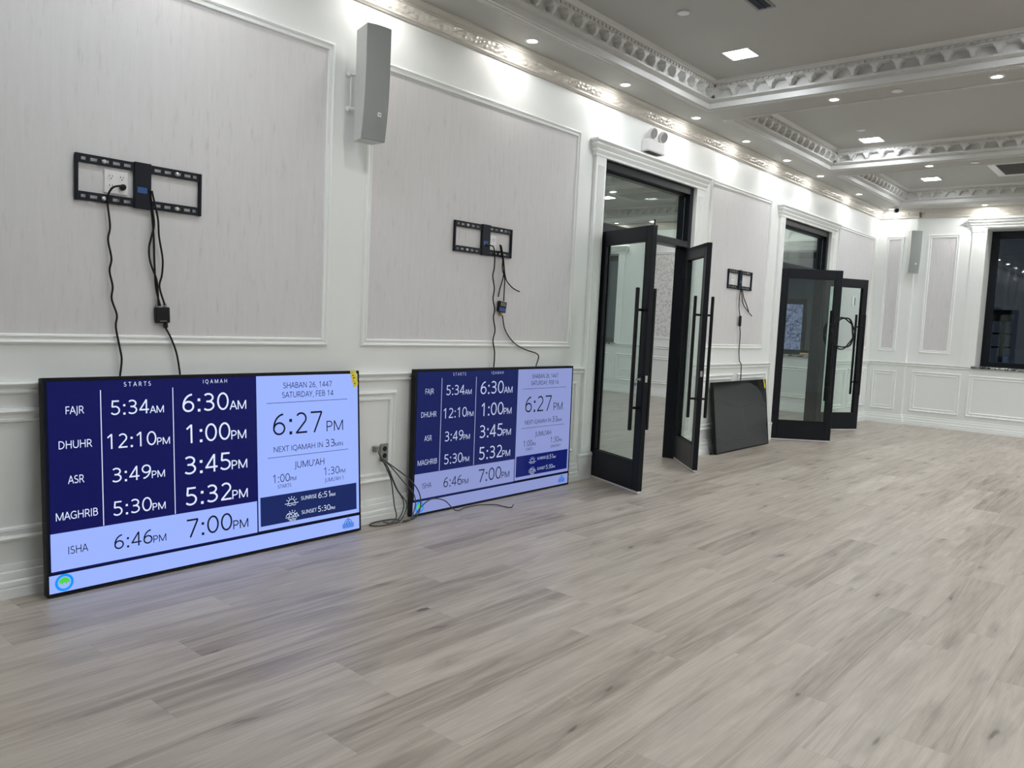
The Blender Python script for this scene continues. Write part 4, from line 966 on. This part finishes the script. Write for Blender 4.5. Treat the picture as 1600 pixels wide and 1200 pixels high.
cable('power_cord', [(0.020, 4.028, 1.775), (0.034, 4.065, 1.768), (0.032, 4.086, 1.72)] + W3([(4.097, 1.629), (4.086, 1.567), (4.107, 1.486), (4.099, 1.413), (4.12, 1.343), (4.112, 1.281), (4.134, 1.197), (4.118, 1.125), (4.14, 1.041), (4.139, 0.945)]) + [(0.022, 4.139, 0.925)], 'long black power cord hanging from the middle wall mount', 0.0045, parts=[('plug', plug, PLASTIC)])
cable('video_cable', W3([(4.140, 1.79), (4.171, 1.719), (4.175, 1.626), (4.203, 1.566), (4.205, 1.495), (4.205, 1.402)], 0.030), 'black cable from the middle mount to the blue labelled converter box', 0.0042)
cable('video_cable', W3([(4.146, 1.79), (4.198, 1.637), (4.195, 1.565), (4.168, 1.489), (4.153, 1.430)], 0.022), 'loose black cable end dangling left above the blue labelled box', 0.0042)
cable('video_cable', W3([(4.143, 1.785), (4.171, 1.70), (4.203, 1.566), (4.263, 1.512), (4.313, 1.49), (4.363, 1.478)], 0.038), 'loose black cable end reaching right above the blue labelled box', 0.0042)
converter(4.200, 1.362, 0.078, 0.075, -0.12, 'small converter box with a blue label below the middle wall mount', True)
cable('video_cable', [(0.019, 4.211, 1.302)] + W3([(4.236, 1.21), (4.306, 1.137), (4.392, 1.089), (4.497, 1.057), (4.603, 1.035), (4.635, 1.009), (4.614, 0.95)]) + [(0.020, 4.612, 0.926)], 'black cable curving right from the blue labelled box to the television', 0.0042)
ad = MB(); ad.cbox(0.012, 0.036, 8.032, 8.062, 1.318, 1.432, 0.006)
cable('power_cord', W3([(8.012, 1.72), (7.991, 1.605), (8.0, 1.514), (8.035, 1.428), (8.045, 1.386), (8.052, 1.311), (8.071, 1.243), (8.074, 1.147), (8.073, 1.061), (8.10, 0.95)]) + [(0.040, 8.115, 0.91), (0.034, 8.14, 0.80), (0.030, 8.15, 0.735)], 'black cord with an inline adapter below the far wall mount', 0.005, parts=[('inline_adapter', ad, PLASTIC)])
cable('video_cable', W3([(8.02, 1.72), (8.048, 1.642), (8.102, 1.553), (8.218, 1.489), (8.335, 1.437)]), 'loose black cable slanting right below the far wall mount, longer of two', 0.005)
cable('video_cable', W3([(8.025, 1.72), (8.08, 1.625), (8.158, 1.555), (8.225, 1.482)], 0.032), 'loose black cable slanting right below the far wall mount, shorter of two', 0.005)
# bundle from the low outlet
box = MB(); box.cbox(0.0, 0.035, 3.095, 3.125, 0.435, 0.470, 0.003)
cable('data_cable', [(0.02, 3.110, 0.452), (0.055, 3.129, 0.39), (0.065, 3.185, 0.285), (0.07, 3.203, 0.211), (0.09, 3.206, 0.108), (0.12, 3.20, 0.035), (0.13, 3.13, 0.007), (0.115, 3.05, 0.006), (0.07, 3.035, 0.006), (0.045, 3.10, 0.007), (0.06, 3.22, 0.008), (0.11, 3.245, 0.006)], 'dark cable falling from the low outlet into the widest floor loop', 0.0038, CABLEG, parts=[('wall_jack', box, GREYMET)])
cable('data_cable', [(0.015, 3.150, 0.38), (0.06, 3.162, 0.35), (0.08, 3.218, 0.219), (0.09, 3.278, 0.125), (0.10, 3.27, 0.06), (0.11, 3.22, 0.012), (0.125, 3.16, 0.006), (0.09, 3.12, 0.012)], 'dark cable from the low outlet curling on the floor, middle of the bundle', 0.0038, CABLEG)
cable('data_cable', [(0.015, 3.165, 0.375), (0.06, 3.172, 0.34), (0.085, 3.23, 0.20), (0.095, 3.30, 0.11), (0.10, 3.29, 0.05), (0.115, 3.24, 0.010), (0.15, 3.19, 0.012), (0.14, 3.13, 0.010)], 'dark cable from the low outlet turning under the bundle', 0.0038, CABLEG)
cable('data_cable', [(0.015, 3.155, 0.39), (0.07, 3.20, 0.345), (0.105, 3.30, 0.265), (0.112, 3.372, 0.19), (0.115, 3.402, 0.12), (0.118, 3.395, 0.05), (0.125, 3.345, 0.008), (0.13, 3.25, 0.006)], 'dark cable from the low outlet arching across the television corner', 0.0038, CABLEG)
cable('data_cable', [(0.015, 3.158, 0.392), (0.07, 3.195, 0.335), (0.102, 3.27, 0.24), (0.110, 3.34, 0.17), (0.113, 3.362, 0.10), (0.115, 3.345, 0.04), (0.14, 3.29, 0.006), (0.15, 3.22, 0.006)], 'thin dark cable from the low outlet just left of the television corner', 0.0034, CABLEG)
cable('data_cable', [(0.140, 3.26, 0.006), (0.125, 3.34, 0.020), (0.118, 3.41, 0.072), (0.122, 3.49, 0.108), (0.128, 3.60, 0.085), (0.14, 3.68, 0.016), (0.15, 3.72, 0.006), (0.125, 3.80, 0.006), (0.13, 3.93, 0.006), (0.19, 4.03, 0.005), (0.27, 4.04, 0.005), (0.31, 4.06, 0.005), (0.29, 4.11, 0.012)], 'dark cable looping over the floor in front of the middle television', 0.0036, CABLEG)

# ------------------------------------------------------------------ column speakers
def speaker(loc, ang, label, arm):
    # local +X is the front; origin at the rear foot of the cabinet
    t = thing('column_speaker', label, 'speaker', loc, ang, 'column speakers')
    Hh, dp, wf, wr = 0.605, 0.168, 0.150, 0.116; n = 26
    def fx(z):
        u = z / Hh; return dp - 0.034 * max(0, (0.55 - u) / 0.55) ** 1.8
    c = MB(); g = MB(); rows = []; 
    for i in range(n + 1):
        z = Hh * i / n; f = fx(z); k = 0.02 * max(0, (0.5 - i / n)); 
        rows.append([(0.0, -wr / 2, z), (0.0, wr / 2, z), (f - 0.02, wf / 2, z), (f - 0.02, -wf / 2, z)])
    vs = [q for r in rows for q in r]; fs = [[i * 4 + j, i * 4 + (j + 1) % 4, i * 4 + 4 + (j + 1) % 4, i * 4 + 4 + j] for i in range(n) for j in range(4)]
    fs += [[0, 3, 2, 1], [n * 4, n * 4 + 1, n * 4 + 2, n * 4 + 3]]
    c.add(vs, fs); c.build('cabinet', SPKSIDE, t, 30)
    # wrapped grille: a bowed front
    prof = [(-wf / 2, 0.0), (-wf / 2 + 0.004, 0.006), (-0.035, 0.013), (0, 0.015), (0.035, 0.013), (wf / 2 - 0.004, 0.006), (wf / 2, 0.0)]
    m_ = len(prof); vs = []
    for i in range(n + 1):
        z = Hh * i / n; f = fx(z) - 0.0195
        vs += [(f + b, a, z) for a, b in prof]
    fs = [[i * m_ + j, i * m_ + j + 1, (i + 1) * m_ + j + 1, (i + 1) * m_ + j] for i in range(n) for j in range(m_ - 1)]
    g.add(vs, fs + [list(range(m_)), [n * m_ + j for j in range(m_)][::-1]]); g.build('grille', SPKGRILL, t, 40)
    zb = 0.135; f = fx(zb) - 0.0045
    b = MB(); b.cbox(f - 0.004, f + 0.004, 0.004, 0.026, zb - 0.012, zb + 0.012, 0.002); b.build('badge', WPLAS, t)
    b = MB(); b.mi = 0; b.box(f + 0.0038, f + 0.0046, 0.009, 0.021, zb - 0.004, zb + 0.005); b.build('badge_mark', GREYMET, t)
    # wall bracket
    br = MB(); inv = Matrix.Rotation(-ang, 4, 'Z')
    def Lp(v): return inv @ (Vector(v) - Vector(loc))
    for z in (arm[2], arm[3]):
        zz = z - loc[2]
        p0 = Lp((arm[0], arm[1], z)); br.tube([p0, (0.01, 0.0, zz)], 0.010, 10, False)
        d = (Vector((0.01, 0, zz)) - p0).normalized(); s = d.cross(Vector((0, 0, 1))).normalized()
        br.tube([p0 + s * 0.022, p0 - s * 0.022], 0.013, 10, False)
    a, b2 = Lp((arm[0], arm[1], arm[2])), Lp((arm[0], arm[1], arm[3])); d = (Vector((0.01, 0, a.z)) - a) ; d.z = 0
    for q in (0.10, 0.42): br.tube([a + d * q - Vector((0, 0, 0.01)), b2 + d * q + Vector((0, 0, 0.01))], 0.006, 8, False)
    br.build('bracket', WPLAS, t, 40)
    return t
speaker((0.070, 2.893, 2.230), A(-10), 'grey column speaker on the white strip between the two nearest wallpaper panels', (0.004, 2.838, 2.605, 2.415))
speaker((0.480, 12.620, 2.215), A(-54), 'grey column speaker on the far corner pier beside the window', (0.47, 12.652, 2.58, 2.40))

# ------------------------------------------------------------------ emergency light, camera, controls
t = thing('emergency_light', 'white twin head emergency light above the nearer doorway', 'emergency light', (0, 6.06, 2.766))
b = MB(); b.cbox(0.0, 0.075, -0.140, 0.140, 0, 0.098, 0.008); b.build('battery_case', WPLAS, t)
b = MB(); b.box(0.010, 0.065, -0.11, 0.11, -0.004, 0.0005); b.build('vent_slot', DARKSLOT, t)
for y in (-0.085, 0.085):
    n_ = MB(); n_.tube([(0.036, y, 0.095), (0.038, y + 0.005, 0.110), (0.046, y + 0.012, 0.135)], 0.010, 10); hd = n_.build('neck', WPLAS, t, 40)
    ax = Vector((0.86, -0.12, -0.28)).normalized(); o_ = Vector((0.064, y + 0.012, 0.150))
    n_ = MB(); n_.lathe([(0.0005, -0.034), (0.028, -0.032), (0.046, -0.012), (0.050, 0.010), (0.049, 0.017), (0.042, 0.017)], o_, ax, 24); lp = n_.build('lamp_head', WPLAS, t, 40)
    n_ = MB(); n_.lathe([(0.0005, 0.015), (0.024, 0.0155), (0.043, 0.014)], o_, ax, 24); n_.build('lamp_lens', LGLASS, lp, 40)
t = thing('security_camera', 'small white turret security camera under the far soffit', 'security camera', (0.30, 12.36, ZS))
b = MB(); b.lathe([(0.0005, -0.020), (0.040, -0.020), (0.048, -0.012), (0.048, 0.0), (0.0005, 0.0)], (0, 0, 0), seg=24); b.build('mounting_base', WPLAS, t, 40)
b = MB(); b.lathe([(0.0005, -0.036)] + [(0.036 * math.cos(a), 0.036 * math.sin(a)) for a in [PI * (-0.45 + 0.9 * i / 10) for i in range(11)]] + [(0.0005, 0.036)], (0, -0.004, -0.040), (0.75, -1, -0.35), 24); eb = b.build('eyeball', BLACKM, t, 50)
b = MB(); b.lathe([(0.041, -0.006), (0.043, 0.006), (0.034, 0.024), (0.031, 0.022)], (0, -0.004, -0.040), (0.75, -1, -0.35), 24); b.build('shroud', WPLAS, t, 40)
t = thing('wall_controller', 'white wall controller with a black strip near the far corner', 'wall controller', (0.002, 11.70, 1.76))
b = MB(); b.cbox(0, 0.014, -0.045, 0.045, -0.065, 0.065, 0.003); b.build('cover_plate', WPLAS, t)
b = MB(); b.box(0.013, 0.0150, 0.06, 0.075, -0.045, 0.045); b.cbox(0, 0.014, 0.055, 0.080, -0.052, 0.052, 0.002); b.build('black_strip', PLASTIC, t)

# keys hanging in the nearest door leaf
ca, sa = math.cos(A(-23)), math.sin(A(-23))
def onleaf(x, y, z): return (0.0 + ca * x - sa * y, D1[0] + 0.055 + sa * x + ca * y, z)
kx = LW - 0.036
t = thing('key_ring', 'small bunch of keys hanging from the lock of the nearest door leaf', 'keys', onleaf(kx, -LT / 2 - 0.024, 0.875)); t.rotation_euler = (0, 0, A(-23))
b = MB(); b.tube([(0, 0.012, 0), (0, -0.014, 0)], 0.003, 8, False); b.cbox(-0.010, 0.010, -0.016, -0.013, -0.012, 0.010, 0.001); b.build('key', STEEL, t)
b = MB(); b.tube([(0.011 * math.cos(a), -0.016, -0.018 + 0.011 * math.sin(a)) for a in [2 * PI * i / 14 for i in range(14)]], 0.0012, 6, True, True, 2); b.build('split_ring', STEEL, t)
for q, an in ((0.006, 0.15), (-0.006, -0.2)):
    b = MB(); b.cbox(-0.009, 0.009, -0.0012, 0.0012, -0.020, 0, 0.001); b.box(-0.0035, 0.0035, -0.001, 0.001, -0.055, -0.020); k = b.build('key', STEEL, t); k.location = (q, -0.016 - abs(q), -0.027); k.rotation_euler = (0, an, 0)

# coil of black cable hung on the handle of the third leaf
ca3, sa3 = math.cos(A(38)), math.sin(A(38))
hx = LW - 0.067; hy = -(LT / 2 + 0.055)
hc = Vector((ca3 * hx - sa3 * hy, D2[0] + 0.055 + sa3 * hx + ca3 * hy, 1.40))
mb = MB(); uu = Vector((0.80, 0.60, 0)).normalized(); nn = Vector((0.60, -0.80, 0))
pts = []
for i in range(40):
    a = 2 * PI * i / 13 + PI / 2; r = 0.170 + 0.016 * math.sin(i * 1.7); q = i / 40
    pts.append(hc + Vector((0, 0, -0.100)) + uu * (0.075 + r * 0.74 * math.cos(a)) + Vector((0, 0, r * 1.02 * math.sin(a))) + nn * (0.032 + 0.024 * q))
mb.tube(pts, 0.0075, 7, True, False, 4)
tag(mb.build('cable_coil', CABLE, None, 60), 'coil of black cable hanging on the handle of the half open farther door leaf', 'cable')
